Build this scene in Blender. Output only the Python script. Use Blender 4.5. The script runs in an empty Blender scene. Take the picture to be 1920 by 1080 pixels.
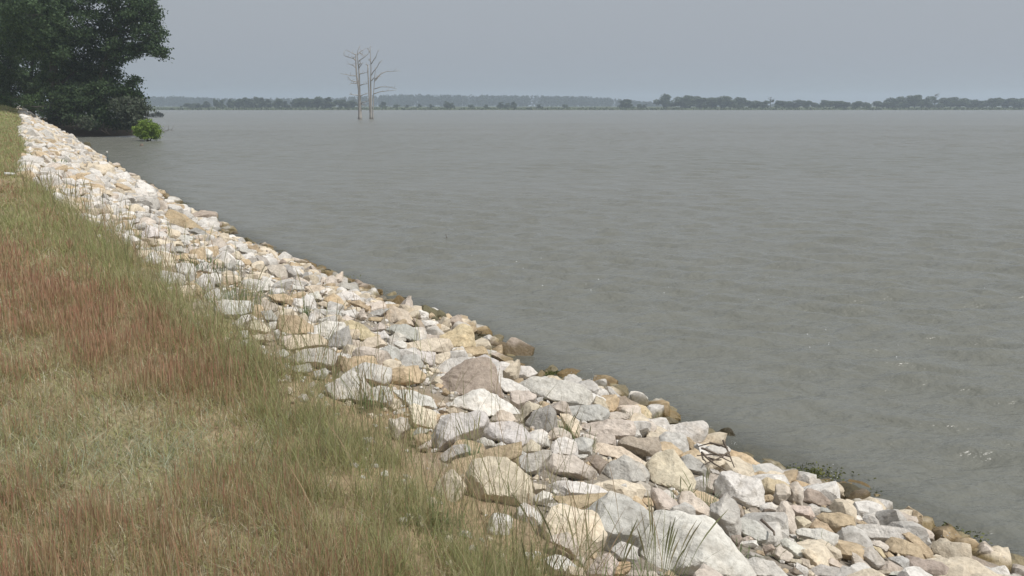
import bpy, bmesh, math, random
import numpy as np
random.seed(7)
RNG = np.random.default_rng(7)
R = math.radians
C = bpy.context.scene.collection
SC = bpy.context.scene

# ------------------------------------------------------------------ camera
F = 1750.0                      # focal length in photo pixels (1920 wide)
EYE = np.array([0.0, 0.0, 3.4])
PITCH = math.atan(342.0 / F)
cam_d = bpy.data.cameras.new('camera')
cam = bpy.data.objects.new('camera', cam_d)
C.objects.link(cam)
cam.location = EYE
cam.rotation_euler = (R(90) - PITCH, 0, 0)
cam_d.sensor_width = 36.0
cam_d.lens = F / 1920 * 36.0
cam_d.clip_start = 0.05
cam_d.clip_end = 20000
SC.camera = cam

# ------------------------------------------------------------------ sky, sun, exposure
SUN_EL, SUN_AZ = R(58), R(117)      # azimuth measured from +Y towards +X
w = bpy.data.worlds.new('World')
SC.world = w
w.use_nodes = True
nt = w.node_tree
for n in list(nt.nodes):
    nt.nodes.remove(n)
o_ = nt.nodes.new('ShaderNodeOutputWorld')
bg = nt.nodes.new('ShaderNodeBackground')
sky = nt.nodes.new('ShaderNodeTexSky')
sky.sky_type = 'NISHITA'
sky.sun_disc = False
sky.sun_elevation = SUN_EL
sky.sun_rotation = SUN_AZ
sky.air_density = 1.6
sky.dust_density = 6.0
sky.ozone_density = 2.0
hs = nt.nodes.new('ShaderNodeHueSaturation')
hs.inputs['Saturation'].default_value = 0.45
mx = nt.nodes.new('ShaderNodeMix')
mx.data_type = 'RGBA'
mx.inputs[0].default_value = 0.8
mx.inputs[7].default_value = (3.12, 3.39, 3.80, 1)      # milky overcast veil
nt.links.new(sky.outputs[0], hs.inputs['Color'])
nt.links.new(hs.outputs[0], mx.inputs[6])
nt.links.new(mx.outputs[2], bg.inputs[0])
bg.inputs[1].default_value = 0.130
nt.links.new(bg.outputs[0], o_.inputs[0])

sd = bpy.data.lights.new('sun', 'SUN')
sd.energy = 3.35
sd.angle = R(7.0)
sd.color = (1.0, 0.965, 0.915)
so = bpy.data.objects.new('sun', sd)
C.objects.link(so)
so.rotation_euler = (R(90) - SUN_EL, 0, -SUN_AZ)
# rotate so that the lamp shines from azimuth SUN_AZ
from mathutils import Vector
dv = Vector((math.sin(SUN_AZ) * math.cos(SUN_EL), math.cos(SUN_AZ) * math.cos(SUN_EL), math.sin(SUN_EL)))
so.rotation_euler = dv.to_track_quat('Z', 'Y').to_euler()

SC.view_settings.view_transform = 'Standard'
SC.view_settings.look = 'None'
SC.view_settings.exposure = 0.0
SC.view_settings.gamma = 1.0
SC.cycles.use_denoising = True
SC.cycles.max_bounces = 6
SC.cycles.volume_bounces = 1
SC.cycles.transparent_max_bounces = 8

# ------------------------------------------------------------------ helpers
FW = np.array([0, math.cos(PITCH), -math.sin(PITCH)])
UP = np.array([0, math.sin(PITCH), math.cos(PITCH)])
RT = np.array([1.0, 0, 0])

def ray(px, py):
    return FW + RT * (px - 960) / F - UP * (py - 540) / F

def at_depth(px, py, Y):
    """point on the sight line through a photo pixel at ground distance Y"""
    d = ray(px, py)
    return EYE + d * (Y / d[1])

def at_z(px, py, z):
    d = ray(px, py)
    return EYE + d * ((z - EYE[2]) / d[2])

def project(P):
    v = np.asarray(P, float) - EYE
    dz = v @ FW
    return 960 + F * (v @ RT) / dz, 540 - F * (v @ UP) / dz

def sstep(a, b, x):
    u = np.clip((np.asarray(x, float) - a) / (b - a), 0, 1)
    return u * u * (3 - 2 * u)

class SinNoise:
    """smooth pseudo-noise: a sum of random sinusoids"""
    def __init__(self, freq, n=14, dim=3, seed=0, spread=0.5):
        g = np.random.default_rng(seed)
        k = g.normal(size=(n, dim))
        k /= np.linalg.norm(k, axis=1)[:, None]
        self.k = k * (freq * 2 * math.pi * g.uniform(1 - spread, 1 + spread, n))[:, None]
        self.p = g.uniform(0, 6.283, n)
        self.n = n
    def __call__(self, P):
        return np.sin(np.asarray(P) @ self.k.T + self.p).sum(1) / math.sqrt(self.n / 2)

def mesh_obj(name, V, faces, mat, parent=None, col=None, smooth=False, loc=None, kind=None):
    """faces: list of (M,k) int arrays, col: (N,3) albedo stored in the attribute 'tint'"""
    me = bpy.data.meshes.new(name)
    V = np.asarray(V, np.float32)
    if not isinstance(faces, (list, tuple)):
        faces = [faces]
    me.vertices.add(len(V))
    me.vertices.foreach_set('co', V.ravel())
    flat = np.concatenate([f.ravel() for f in faces]).astype(np.int32)
    tot = np.concatenate([np.full(len(f), f.shape[1], np.int32) for f in faces])
    st = np.concatenate([[0], np.cumsum(tot)[:-1]]).astype(np.int32)
    me.loops.add(len(flat))
    me.loops.foreach_set('vertex_index', flat)
    me.polygons.add(len(tot))
    me.polygons.foreach_set('loop_start', st)
    try:
        me.polygons.foreach_set('loop_total', tot)
    except Exception:
        pass
    if smooth:
        me.polygons.foreach_set('use_smooth', np.ones(len(tot), bool))
    if col is not None:
        a = me.attributes.new('tint', 'FLOAT_COLOR', 'POINT')
        c4 = np.ones((len(V), 4), np.float32)
        c4[:, :3] = col
        a.data.foreach_set('color', c4.ravel())
    me.update(calc_edges=True)
    me.materials.append(mat)
    o = bpy.data.objects.new(name, me)
    C.objects.link(o)
    if loc is not None:
        o.location = loc
    if parent is not None:
        o.parent = parent
    if kind:
        o['kind'] = kind
    if mat.name == 'limestone':
        me.set_sharp_from_angle(angle=R(22))
    return o

def empty(name, loc, label, cat, group=None):
    o = bpy.data.objects.new(name, None)
    o.empty_display_size = 0.2
    o.location = loc
    C.objects.link(o)
    tag(o, label, cat, group)
    return o

def tag(o, label, cat, group=None):
    o['label'] = label
    o['category'] = cat
    if group:
        o['group'] = group
    return o

def tube(pts, rad, nseg=7):
    """tapered tube along a polyline -> verts, quads"""
    pts = np.asarray(pts, float)
    rad = np.asarray(rad, float)
    n = len(pts)
    V = []
    tang = np.gradient(pts, axis=0)
    tang /= np.linalg.norm(tang, axis=1)[:, None] + 1e-9
    ref = np.array([0.31, 0.83, 0.46])
    for i in range(n):
        a = np.cross(tang[i], ref); a /= np.linalg.norm(a) + 1e-9
        b = np.cross(tang[i], a)
        th = np.arange(nseg) / nseg * 2 * math.pi
        V.append(pts[i] + rad[i] * (np.cos(th)[:, None] * a + np.sin(th)[:, None] * b))
    V = np.concatenate(V)
    q = []
    for i in range(n - 1):
        for j in range(nseg):
            k = (j + 1) % nseg
            q.append((i * nseg + j, i * nseg + k, (i + 1) * nseg + k, (i + 1) * nseg + j))
    base = len(V)
    V = np.concatenate([V, pts[:1], pts[-1:]])
    tr = [(base, (j + 1) % nseg, j) for j in range(nseg)] + [(base + 1, (n - 1) * nseg + j, (n - 1) * nseg + (j + 1) % nseg) for j in range(nseg)]
    return V, np.array(q), np.array(tr)

def join(parts):
    Vs, Qs, Ts, off = [], [], [], 0
    for V, q, t in parts:
        Vs.append(V)
        if len(q): Qs.append(q + off)
        if len(t): Ts.append(t + off)
        off += len(V)
    fs = []
    if Qs: fs.append(np.concatenate(Qs))
    if Ts: fs.append(np.concatenate(Ts))
    return np.concatenate(Vs), fs

def bend(pts, n=8, amp=0.0, seed=0):
    """resample a polyline with a little wobble"""
    pts = np.asarray(pts, float)
    d = np.concatenate([[0], np.cumsum(np.linalg.norm(np.diff(pts, axis=0), axis=1))])
    u = np.linspace(0, d[-1], n)
    P = np.stack([np.interp(u, d, pts[:, i]) for i in range(3)], 1)
    g = np.random.default_rng(seed)
    k = g.normal(size=(n, 3)) * amp
    k[0] = 0
    k[1:-1] = (k[:-2] + 2 * k[1:-1] + k[2:]) / 4
    return P + k

# ------------------------------------------------------------------ materials
def new_mat(name):
    m = bpy.data.materials.new(name)
    m.use_nodes = True
    t = m.node_tree
    b = t.nodes['Principled BSDF']
    return m, t, b

def N(t, typ, **kw):
    n = t.nodes.new(typ)
    for k, v in kw.items():
        setattr(n, k, v)
    return n

def mixc(t, fac, a, b, mode='MIX'):
    m = N(t, 'ShaderNodeMix', data_type='RGBA', blend_type=mode)
    for i, v in ((0, fac), (6, a), (7, b)):
        if hasattr(v, 'is_linked') or isinstance(v, bpy.types.NodeSocket):
            t.links.new(v, m.inputs[i])
        else:
            m.inputs[i].default_value = v if i == 0 or len(v) == 4 else (*v, 1)
    return m.outputs[2]

def noise(t, vec, scale, detail=4, rough=0.55, dist=0.0):
    n = N(t, 'ShaderNodeTexNoise')
    n.inputs['Scale'].default_value = scale
    n.inputs['Detail'].default_value = detail
    n.inputs['Roughness'].default_value = rough
    n.inputs['Distortion'].default_value = dist
    if vec is not None:
        t.links.new(vec, n.inputs['Vector'])
    return n.outputs['Fac']

def ramp(t, fac, stops):
    r = N(t, 'ShaderNodeValToRGB')
    e = r.color_ramp.elements
    while len(e) < len(stops):
        e.new(0.5)
    for i, (p, c) in enumerate(stops):
        e[i].position = p
        e[i].color = c if len(c) == 4 else (*c, 1)
    t.links.new(fac, r.inputs[0])
    return r.outputs[0]

def maths(t, op, a, b=None, c=None):
    m = N(t, 'ShaderNodeMath', operation=op)
    for i, v in enumerate((a, b, c)):
        if v is None: continue
        if isinstance(v, bpy.types.NodeSocket): t.links.new(v, m.inputs[i])
        else: m.inputs[i].default_value = v
    return m.outputs[0]

def rock_material():
    m, t, b = new_mat('limestone')
    at = N(t, 'ShaderNodeAttribute', attribute_name='tint')
    tc = N(t, 'ShaderNodeTexCoord')
    oi = N(t, 'ShaderNodeObjectInfo')
    sc = N(t, 'ShaderNodeVectorMath', operation='SCALE')
    cmb = N(t, 'ShaderNodeCombineXYZ')
    for i in range(3): t.links.new(oi.outputs['Random'], cmb.inputs[i])
    t.links.new(cmb.outputs[0], sc.inputs[0]); sc.inputs['Scale'].default_value = 37.0
    ad = N(t, 'ShaderNodeVectorMath', operation='ADD')
    t.links.new(tc.outputs['Object'], ad.inputs[0]); t.links.new(sc.outputs[0], ad.inputs[1])
    v = ad.outputs[0]
    n1 = noise(t, v, 5.0, 5, 0.6, 0.6)
    n2 = noise(t, v, 28.0, 6, 0.65)
    n3 = noise(t, v, 2.2, 3, 0.5, 1.2)
    c = at.outputs['Color']
    c = mixc(t, 1.0, c, ramp(t, n1, [(0.25, (0.70, 0.68, 0.66)), (0.5, (1, 1, 1)), (0.75, (1.14, 1.12, 1.10))]), 'MULTIPLY')
    c = mixc(t, 1.0, c, ramp(t, n2, [(0.3, (0.74, 0.73, 0.72)), (0.55, (1.02, 1.02, 1.02)), (0.75, (1.15, 1.15, 1.15))]), 'MULTIPLY')
    # ochre staining in broad patches
    st = ramp(t, n3, [(0.55, (0, 0, 0)), (0.75, (1, 1, 1))])
    c = mixc(t, maths(t, 'MULTIPLY', st, 0.30), c, mixc(t, 1.0, c, (1.0, 0.80, 0.58), 'MULTIPLY'))
    n5 = noise(t, v, 9.0, 6, 0.7, 0.8)
    c = mixc(t, 1.0, c, ramp(t, n5, [(0.30, (0.62, 0.60, 0.57)), (0.44, (0.97, 0.97, 0.97)), (0.62, (1.0, 1.0, 1.0)), (0.74, (1.12, 1.12, 1.12))]), 'MULTIPLY')
    # cracks
    vo = N(t, 'ShaderNodeTexVoronoi', feature='DISTANCE_TO_EDGE')
    vo.inputs['Scale'].default_value = 4.2
    wn = N(t, 'ShaderNodeVectorMath', operation='ADD')
    nv = N(t, 'ShaderNodeTexNoise'); nv.inputs['Scale'].default_value = 3.0; t.links.new(v, nv.inputs['Vector'])
    t.links.new(v, wn.inputs[0]); t.links.new(nv.outputs['Color'], wn.inputs[1])
    t.links.new(wn.outputs[0], vo.inputs['Vector'])
    cr = ramp(t, vo.outputs['Distance'], [(0.0, (0, 0, 0)), (0.035, (1, 1, 1))])
    # waterline: wet, algae-stained rock up to where the waves reach
    ge = N(t, 'ShaderNodeNewGeometry')
    sp = N(t, 'ShaderNodeSeparateXYZ'); t.links.new(ge.outputs['Position'], sp.inputs[0])
    nw = noise(t, ge.outputs['Position'], 3.0, 3)
    zz = maths(t, 'ADD', sp.outputs['Z'], maths(t, 'MULTIPLY', maths(t, 'SUBTRACT', nw, 0.5), -0.40))
    wet = N(t, 'ShaderNodeMapRange', interpolation_type='SMOOTHSTEP')
    t.links.new(zz, wet.inputs['Value'])
    wet.inputs['From Min'].default_value = 0.22; wet.inputs['From Max'].default_value = 0.08
    wet.inputs['To Min'].default_value = 0.0; wet.inputs['To Max'].default_value = 1.0
    c = mixc(t, wet.outputs[0], c, mixc(t, 1.0, c, (0.36, 0.31, 0.19), 'MULTIPLY'))
    t.links.new(c, b.inputs['Base Color'])
    rr = N(t, 'ShaderNodeMapRange'); t.links.new(wet.outputs[0], rr.inputs['Value'])
    rr.inputs['To Min'].default_value = 0.92; rr.inputs['To Max'].default_value = 0.38
    t.links.new(rr.outputs[0], b.inputs['Roughness'])
    b.inputs['Specular IOR Level'].default_value = 0.3
    h = maths(t, 'ADD', maths(t, 'MULTIPLY', n2, 0.45), maths(t, 'ADD', maths(t, 'MULTIPLY', n1, 1.0), maths(t, 'MULTIPLY', cr, 0.02)))
    n4 = noise(t, v, 95.0, 3, 0.6)
    h = maths(t, 'ADD', h, maths(t, 'MULTIPLY', n4, 0.12))
    bp = N(t, 'ShaderNodeBump'); bp.inputs['Strength'].default_value = 0.7; bp.inputs['Distance'].default_value = 0.04
    t.links.new(h, bp.inputs['Height']); t.links.new(bp.outputs[0], b.inputs['Normal'])
    return m

def leaf_material(name, trans=0.3, rough=0.6):
    m, t, b = new_mat(name)
    at = N(t, 'ShaderNodeAttribute', attribute_name='tint')
    t.links.new(at.outputs['Color'], b.inputs['Base Color'])
    b.inputs['Roughness'].default_value = rough
    b.inputs['Specular IOR Level'].default_value = 0.2
    tr = N(t, 'ShaderNodeBsdfTranslucent')
    t.links.new(at.outputs['Color'], tr.inputs['Color'])
    ms = N(t, 'ShaderNodeMixShader'); ms.inputs[0].default_value = trans
    t.links.new(b.outputs[0], ms.inputs[1]); t.links.new(tr.outputs[0], ms.inputs[2])
    t.links.new(ms.outputs[0], t.nodes['Material Output'].inputs['Surface'])
    return m

def bark_material(name, c1, c2, scale=3.0):
    m, t, b = new_mat(name)
    tc = N(t, 'ShaderNodeTexCoord')
    mp = N(t, 'ShaderNodeMapping'); mp.inputs['Scale'].default_value = (1, 1, 0.18)
    t.links.new(tc.outputs['Object'], mp.inputs[0])
    n1 = noise(t, mp.outputs[0], scale, 5, 0.65)
    t.links.new(ramp(t, n1, [(0.3, c1), (0.7, c2)]), b.inputs['Base Color'])
    b.inputs['Roughness'].default_value = 0.9
    bp = N(t, 'ShaderNodeBump'); bp.inputs['Strength'].default_value = 0.6
    t.links.new(n1, bp.inputs['Height']); t.links.new(bp.outputs[0], b.inputs['Normal'])
    return m

def ground_material():
    m, t, b = new_mat('bank_earth')
    ge = N(t, 'ShaderNodeNewGeometry')
    at = N(t, 'ShaderNodeAttribute', attribute_name='tint')
    p = ge.outputs['Position']
    n1 = noise(t, p, 1.3, 5, 0.6)
    n2 = noise(t, p, 22.0, 5, 0.7)
    n3 = noise(t, p, 90.0, 3, 0.6)
    c = mixc(t, 1.0, at.outputs['Color'], ramp(t, n1, [(0.3, (0.8, 0.78, 0.75)), (0.7, (1.1, 1.1, 1.08))]), 'MULTIPLY')
    c = mixc(t, 1.0, c, ramp(t, n2, [(0.3, (0.66, 0.64, 0.60)), (0.6, (1.05, 1.05, 1.05)), (0.8, (1.2, 1.2, 1.2))]), 'MULTIPLY')
    t.links.new(c, b.inputs['Base Color'])
    b.inputs['Roughness'].default_value = 0.95
    b.inputs['Specular IOR Level'].default_value = 0.15
    bp = N(t, 'ShaderNodeBump'); bp.inputs['Strength'].default_value = 0.8; bp.inputs['Distance'].default_value = 0.03
    t.links.new(maths(t, 'ADD', n2, maths(t, 'MULTIPLY', n3, 0.5)), bp.inputs['Height'])
    t.links.new(bp.outputs[0], b.inputs['Normal'])
    return m

def water_material():
    m, t, b = new_mat('lake_water')
    ge = N(t, 'ShaderNodeNewGeometry')
    p = ge.outputs['Position']
    def mapped(rot, scale):
        mp = N(t, 'ShaderNodeMapping')
        mp.inputs['Rotation'].default_value = (0, 0, rot)
        mp.inputs['Scale'].default_value = scale
        t.links.new(p, mp.inputs[0])
        return mp.outputs[0]
    fine = noise(t, mapped(R(-14), (0.75, 1.0, 1.0)), 15.0, 4, 0.6, 0.0)
    mid = noise(t, mapped(R(-18), (0.7, 1.0, 1.0)), 5.5, 3, 0.55, 0.0)
    big = noise(t, mapped(R(-10), (0.85, 1.0, 1.0)), 0.62, 4, 0.55, 0.0)
    huge = noise(t, mapped(R(-20), (0.4, 1.0, 1.0)), 0.03, 3, 0.55)
    h = maths(t, 'ADD', maths(t, 'MULTIPLY', fine, 0.013), maths(t, 'ADD', maths(t, 'MULTIPLY', mid, 0.062), maths(t, 'MULTIPLY', big, 0.10)))
    bp = N(t, 'ShaderNodeBump'); bp.inputs['Strength'].default_value = 1.0; bp.inputs['Distance'].default_value = 1.0
    t.links.new(h, bp.inputs['Height']); t.links.new(bp.outputs[0], b.inputs['Normal'])
    # silt-laden water; wind-darkened lanes of its reflection put into the colour
    c = mixc(t, ramp(t, huge, [(0.35, (0, 0, 0)), (0.65, (1, 1, 1))]), (0.156, 0.158, 0.133), (0.172, 0.173, 0.152))
    t.links.new(c, b.inputs['Base Color'])
    b.inputs['Roughness'].default_value = 0.25
    b.inputs['IOR'].default_value = 1.33
    # over the shallows the silt is thin enough to see the stones below
    at = N(t, 'ShaderNodeAttribute', attribute_name='tint')
    sx = N(t, 'ShaderNodeSeparateXYZ'); t.links.new(at.outputs['Vector'], sx.inputs[0])
    tr = N(t, 'ShaderNodeBsdfTransparent'); tr.inputs['Color'].default_value = (0.80, 0.82, 0.66, 1)
    ms = N(t, 'ShaderNodeMixShader')
    t.links.new(sx.outputs['X'], ms.inputs[0]); t.links.new(b.outputs[0], ms.inputs[1]); t.links.new(tr.outputs[0], ms.inputs[2])
    t.links.new(ms.outputs[0], t.nodes['Material Output'].inputs['Surface'])
    return m

def plain(name, col, rough=0.8, nz=8.0, amp=0.25):
    m, t, b = new_mat(name)
    tc = N(t, 'ShaderNodeTexCoord')
    n1 = noise(t, tc.outputs['Object'], nz, 4, 0.6)
    lo = tuple(c * (1 - amp) for c in col); hi = tuple(c * (1 + amp) for c in col)
    t.links.new(ramp(t, n1, [(0.3, lo), (0.7, hi)]), b.inputs['Base Color'])
    b.inputs['Roughness'].default_value = rough
    return m

M_ROCK = rock_material()
M_LEAF = leaf_material('tree_leaf', 0.25)
M_GRASS = leaf_material('grass_blade', 0.32, 0.7)
M_BARK = bark_material('dark_bark', (0.035, 0.030, 0.024), (0.085, 0.075, 0.060))
M_DEAD = bark_material('weathered_wood', (0.23, 0.215, 0.195), (0.45, 0.415, 0.375))
M_DRIFT = bark_material('driftwood', (0.09, 0.07, 0.055), (0.20, 0.16, 0.12), 12)
M_GROUND = ground_material()
M_WATER = water_material()
M_FOAM = plain('foam', (0.52, 0.54, 0.54), 0.6, 20, 0.1)
M_STEEL = plain('painted_post', (0.07, 0.09, 0.09), 0.6, 20, 0.4)
M_WHITE = plain('white_paint', (0.5, 0.5, 0.47), 0.5, 6, 0.08)

# ------------------------------------------------------------------ the bank: plan of the shoreline and height of the ground
shore_px = [(1850, 1072), (1700, 1000), (1590, 942), (1440, 872), (1330, 822), (1130, 748), (985, 690), (900, 645), (790, 592),
            (690, 552), (600, 517), (430, 441), (330, 386), (200, 311), (132, 259)]
W = np.array([at_z(x - 0.008 * (y - 198) - 4, y, 0.0)[:2] for x, y in shore_px])
d0 = (W[0] - W[3]) / np.linalg.norm(W[0] - W[3])
d1 = np.array([-0.475, 0.88])
W = np.concatenate([[W[0] + d0 * 30], W, [W[-1] + d1 * 120]])
SEG = np.diff(W, axis=0)
SL = np.linalg.norm(SEG, axis=1)
SU = SEG / SL[:, None]
S0 = np.concatenate([[0], np.cumsum(SL)[:-1]]) - 30.0          # s = 0 abreast of the nearest visible water edge
NRM = np.stack([-SU[:, 1], SU[:, 0]], 1)                       # towards the land

def st(x, y):
    """arc length along the shore and signed distance from it (land positive)"""
    x = np.atleast_1d(np.asarray(x, float)); y = np.atleast_1d(np.asarray(y, float))
    best = np.full(x.shape, 1e18); S = np.zeros_like(x); T = np.zeros_like(x)
    for i in range(len(SEG)):
        dx = x - W[i, 0]; dy = y - W[i, 1]
        u = dx * SU[i, 0] + dy * SU[i, 1]
        uc = u.copy()
        if i > 0: uc = np.maximum(uc, 0)
        if i < len(SEG) - 1: uc = np.minimum(uc, SL[i])
        ex = dx - uc * SU[i, 0]; ey = dy - uc * SU[i, 1]
        d2 = ex * ex + ey * ey
        tt = dx * NRM[i, 0] + dy * NRM[i, 1]
        m = d2 < best
        best[m] = d2[m]; S[m] = S0[i] + uc[m]
        T[m] = np.sign(tt[m]) * np.sqrt(d2[m])
    return S, np.where(T > 0, T * 4.75 / crest_width(S), T)

def crest_width(s):
    """breadth of the stone slope: a little narrower farther along"""
    return 4.75 - 0.62 * sstep(18, 45, s)

def xy(s, t):
    s = np.atleast_1d(s); t = np.atleast_1d(t)
    i = np.clip(np.searchsorted(S0, s, 'right') - 1, 0, len(S0) - 1)
    t = np.where(t > 0, t * crest_width(s) / 4.75, t)
    return W[i] + SU[i] * (s - S0[i])[:, None] + NRM[i] * t[:, None]

RAG = SinNoise(0.22, 12, 1, 6); BUMP = SinNoise(0.25, 12, 2, 3); BUMP2 = SinNoise(0.9, 12, 2, 4)
CREST = 4.75
def gz(x, y):
    x = np.atleast_1d(np.asarray(x, float)); y = np.atleast_1d(np.asarray(y, float))
    s, t = st(x, y)
    P = np.stack([x, y], 1)
    slope = 1.75 * np.clip(t, -6, CREST) / CREST
    slope = np.where(t > CREST, 1.75 + 0.006 * np.minimum(t - CREST, 20), slope)
    slope = np.maximum(slope, -2.0)
    slope += 0.07 * RAG(s[:, None]) * np.exp(-((t + 0.1) / 1.1) ** 2)
    # rounded shoulder
    slope -= 0.10 * np.exp(-((t - CREST) / 0.7) ** 2)
    lift = 1.35 * sstep(78, 140, s) * np.clip(t / CREST, 0, 1.4)
    return slope + lift + BUMP(P) * 0.025 + BUMP2(P) * 0.012 * (t > 0)

def hit(px, py, lift=0.0):
    """where the sight line through a pixel meets the ground raised by lift"""
    d = ray(px, py)
    k = np.concatenate([np.linspace(2.5, 30, 1200), np.linspace(30.1, 200, 1400)])
    P = EYE + d[None] * k[:, None]
    h = P[:, 2] - np.maximum(gz(P[:, 0], P[:, 1]), -0.08) - lift
    i = np.argmax(h < 0)
    if h[i] >= 0:
        return None
    a = k[i - 1] + (k[i] - k[i - 1]) * h[i - 1] / (h[i - 1] - h[i])
    return EYE + d * a

def grid_faces(nu, nv):
    i = np.arange(nu - 1)[:, None]; j = np.arange(nv - 1)[None]
    a = (i * nv + j).ravel()
    return np.stack([a, a + nv, a + nv + 1, a + 1], 1)

# ground sheet in a straight frame that follows the bank
GO = np.array([3.5, 6.9]); GU = np.array([-0.5, 0.8660254]); GN = np.array([-0.8660254, -0.5])
aa = np.concatenate([[-900, -300, -100, -50], np.arange(-28, 30, 0.25), np.arange(30, 80, 0.8), np.arange(80, 200, 2.5), [210, 240, 300, 450, 800, 1500, 2600]])
bb = np.concatenate([[-2600, -1500, -800, -400, -200, -100, -50, -25, -15], np.arange(-9, 15, 0.2), np.arange(15, 30, 1.5), [30, 45, 65, 100, 180, 400, 1000, 2000]])
GS, GT = np.meshgrid(aa, bb, indexing='ij')
gxy = GO + GS.ravel()[:, None] * GU + GT.ravel()[:, None] * GN
gzv = gz(gxy[:, 0], gxy[:, 1])
_, gtt = st(gxy[:, 0], gxy[:, 1])
gn = SinNoise(0.45, 14, 2, 21)(gxy)
soil = np.array([0.46, 0.345, 0.225]); gravel = np.array([0.34, 0.305, 0.26]); turf = np.array([0.19, 0.155, 0.088]); mud = np.array([0.10, 0.09, 0.06])  # gravel tone darkened to deepen the shade in gaps between stones
turf_far = np.array([0.27, 0.29, 0.12]); ff = sstep(18, 30, np.hypot(gxy[:, 0], gxy[:, 1]))[:, None]
turf = np.array([0.36, 0.31, 0.195]) * (1 - ff) + turf_far * ff
f1 = sstep(3.8, 4.5, gtt + gn * 0.35)[:, None]
f2 = sstep(CREST - 0.1, CREST + 0.5, gtt + gn * 0.22)[:, None]
gc = gravel * (1 - f1) + soil * f1
gc = gc * (1 - f2) + turf * f2
f3 = sstep(0.35, -0.1, gtt)[:, None]
gc = gc * (1 - f3) + mud * f3
# trodden bare strip across the crest and paler thin patches
gpx, gpy = project(np.column_stack([gxy, gzv]))
bare = np.exp(-(((gpx - 20) / 60) ** 2 + ((gpy - 343) / 9) ** 2))[:, None] * (gxy[:, 1] > 5)[:, None]
gc = gc * (1 - bare) + np.array([0.42, 0.33, 0.22]) * bare
mesh_obj('ground', np.column_stack([gxy, gzv]), grid_faces(len(aa), len(bb))[:, ::-1], M_GROUND, col=gc, smooth=True, kind='structure')

# ------------------------------------------------------------------ water
g_w = np.random.default_rng(5)
W_LAM = np.concatenate([np.exp(g_w.uniform(math.log(0.20), math.log(1.0), 70)), np.exp(g_w.uniform(math.log(1.0), math.log(2.6), 20))])
W_TH = R(252) + g_w.normal(0, R(26), 90)
W_PH = g_w.uniform(0, 6.28, 90)
W_GUST = SinNoise(0.05, 10, 2, 55)
def wave_z(X, Y, sp):
    """height of the choppy water; waves too short for the mesh spacing sp are left to the surface bump"""
    Z = np.zeros_like(X)
    for lam, th, p0 in zip(W_LAM, W_TH, W_PH):
        k = 2 * math.pi / lam
        ph = k * (X * math.cos(th) + Y * math.sin(th)) + p0
        Z += 0.0070 * min(lam, 0.9) ** 0.95 * sstep(2.2, 5.0, lam / sp) * (np.sin(ph) + 0.25 * np.cos(2 * ph))
    Z *= 1 + 0.22 * np.clip(W_GUST(np.column_stack([X, Y])), -2, 2)
    _, t = st(X, Y)
    return Z * (0.6 + 0.4 * sstep(0.0, 4.0, -t))

def water():
    r = np.concatenate([np.exp(np.arange(math.log(2.2), math.log(40), 0.006)), np.arange(40.3, 190, 0.3), np.exp(np.arange(math.log(190), math.log(1500), 0.02))])
    a = np.linspace(R(-50), R(54), 720)
    nr, na = len(r), len(a)
    RR, AA = np.meshgrid(r, a, indexing='ij')
    X = (RR * np.sin(AA)).ravel(); Y = (RR * np.cos(AA)).ravel()
    sp = np.maximum(np.repeat(np.gradient(r), na), RR.ravel() * (a[1] - a[0]))
    Z = wave_z(X, Y, sp)
    _, t = st(X, Y)
    m = sstep(-7, -2, -t)          # nothing of the lake stands inside the bank
    Z = Z * m - 1.5 * (1 - m)
    Z[RR.ravel() > 700] = 0
    shallow = np.clip(1 - np.maximum(-t, 0) / 1.0, 0, 1) ** 1.3 * 0.45      # clearer over the last metre of shelving stones
    return mesh_obj('water', np.column_stack([X, Y, Z]), grid_faces(nr, na), M_WATER, smooth=True, kind='structure', col=np.repeat(shallow[:, None], 3, 1))
water()

# ------------------------------------------------------------------ rocks
ICO = {}
def ico(level):
    if level not in ICO:
        bm = bmesh.new()
        bmesh.ops.create_icosphere(bm, subdivisions=level, radius=1.0)
        bm.verts.ensure_lookup_table()
        V = np.array([v.co[:] for v in bm.verts])
        Fc = np.array([[v.index for v in f.verts] for f in bm.faces])
        bm.free()
        ICO[level] = (V / np.linalg.norm(V, axis=1)[:, None], Fc)
    return ICO[level]

def hull2(p):
    p = sorted(map(tuple, p))
    def half(it):
        h = []
        for q in it:
            while len(h) > 1 and (h[-1][0] - h[-2][0]) * (q[1] - h[-2][1]) - (h[-1][1] - h[-2][1]) * (q[0] - h[-2][0]) <= 0:
                h.pop()
            h.append(q)
        return h
    a = half(p); b = half(p[::-1])
    return np.array(a[:-1] + b[:-1])

def facet_radius(dirs, pl, sharp):
    """radius of a rounded convex polyhedron; pl: list of (normal, distance)"""
    n = np.array([q[0] for q in pl]); d = np.array([q[1] for q in pl])
    q = np.maximum(dirs @ n.T, 0) / d
    return 1.0 / ((q ** sharp).sum(1) ** (1.0 / sharp) + 1e-9)

def roughen(V, size, g, amt=1.0):
    nrm = V / (np.linalg.norm(V, axis=1)[:, None] + 1e-9)
    n1 = SinNoise(1.1 / size, 10, 3, int(g.integers(1e9)))
    n2 = SinNoise(3.2 / size, 12, 3, int(g.integers(1e9)))
    n3 = SinNoise(8.5 / size, 14, 3, int(g.integers(1e9)))
    d = 0.020 * n1(V) + 0.009 * n2(V) + 0.005 * n3(V)
    return V + nrm * (d * size * amt)[:, None]

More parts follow.
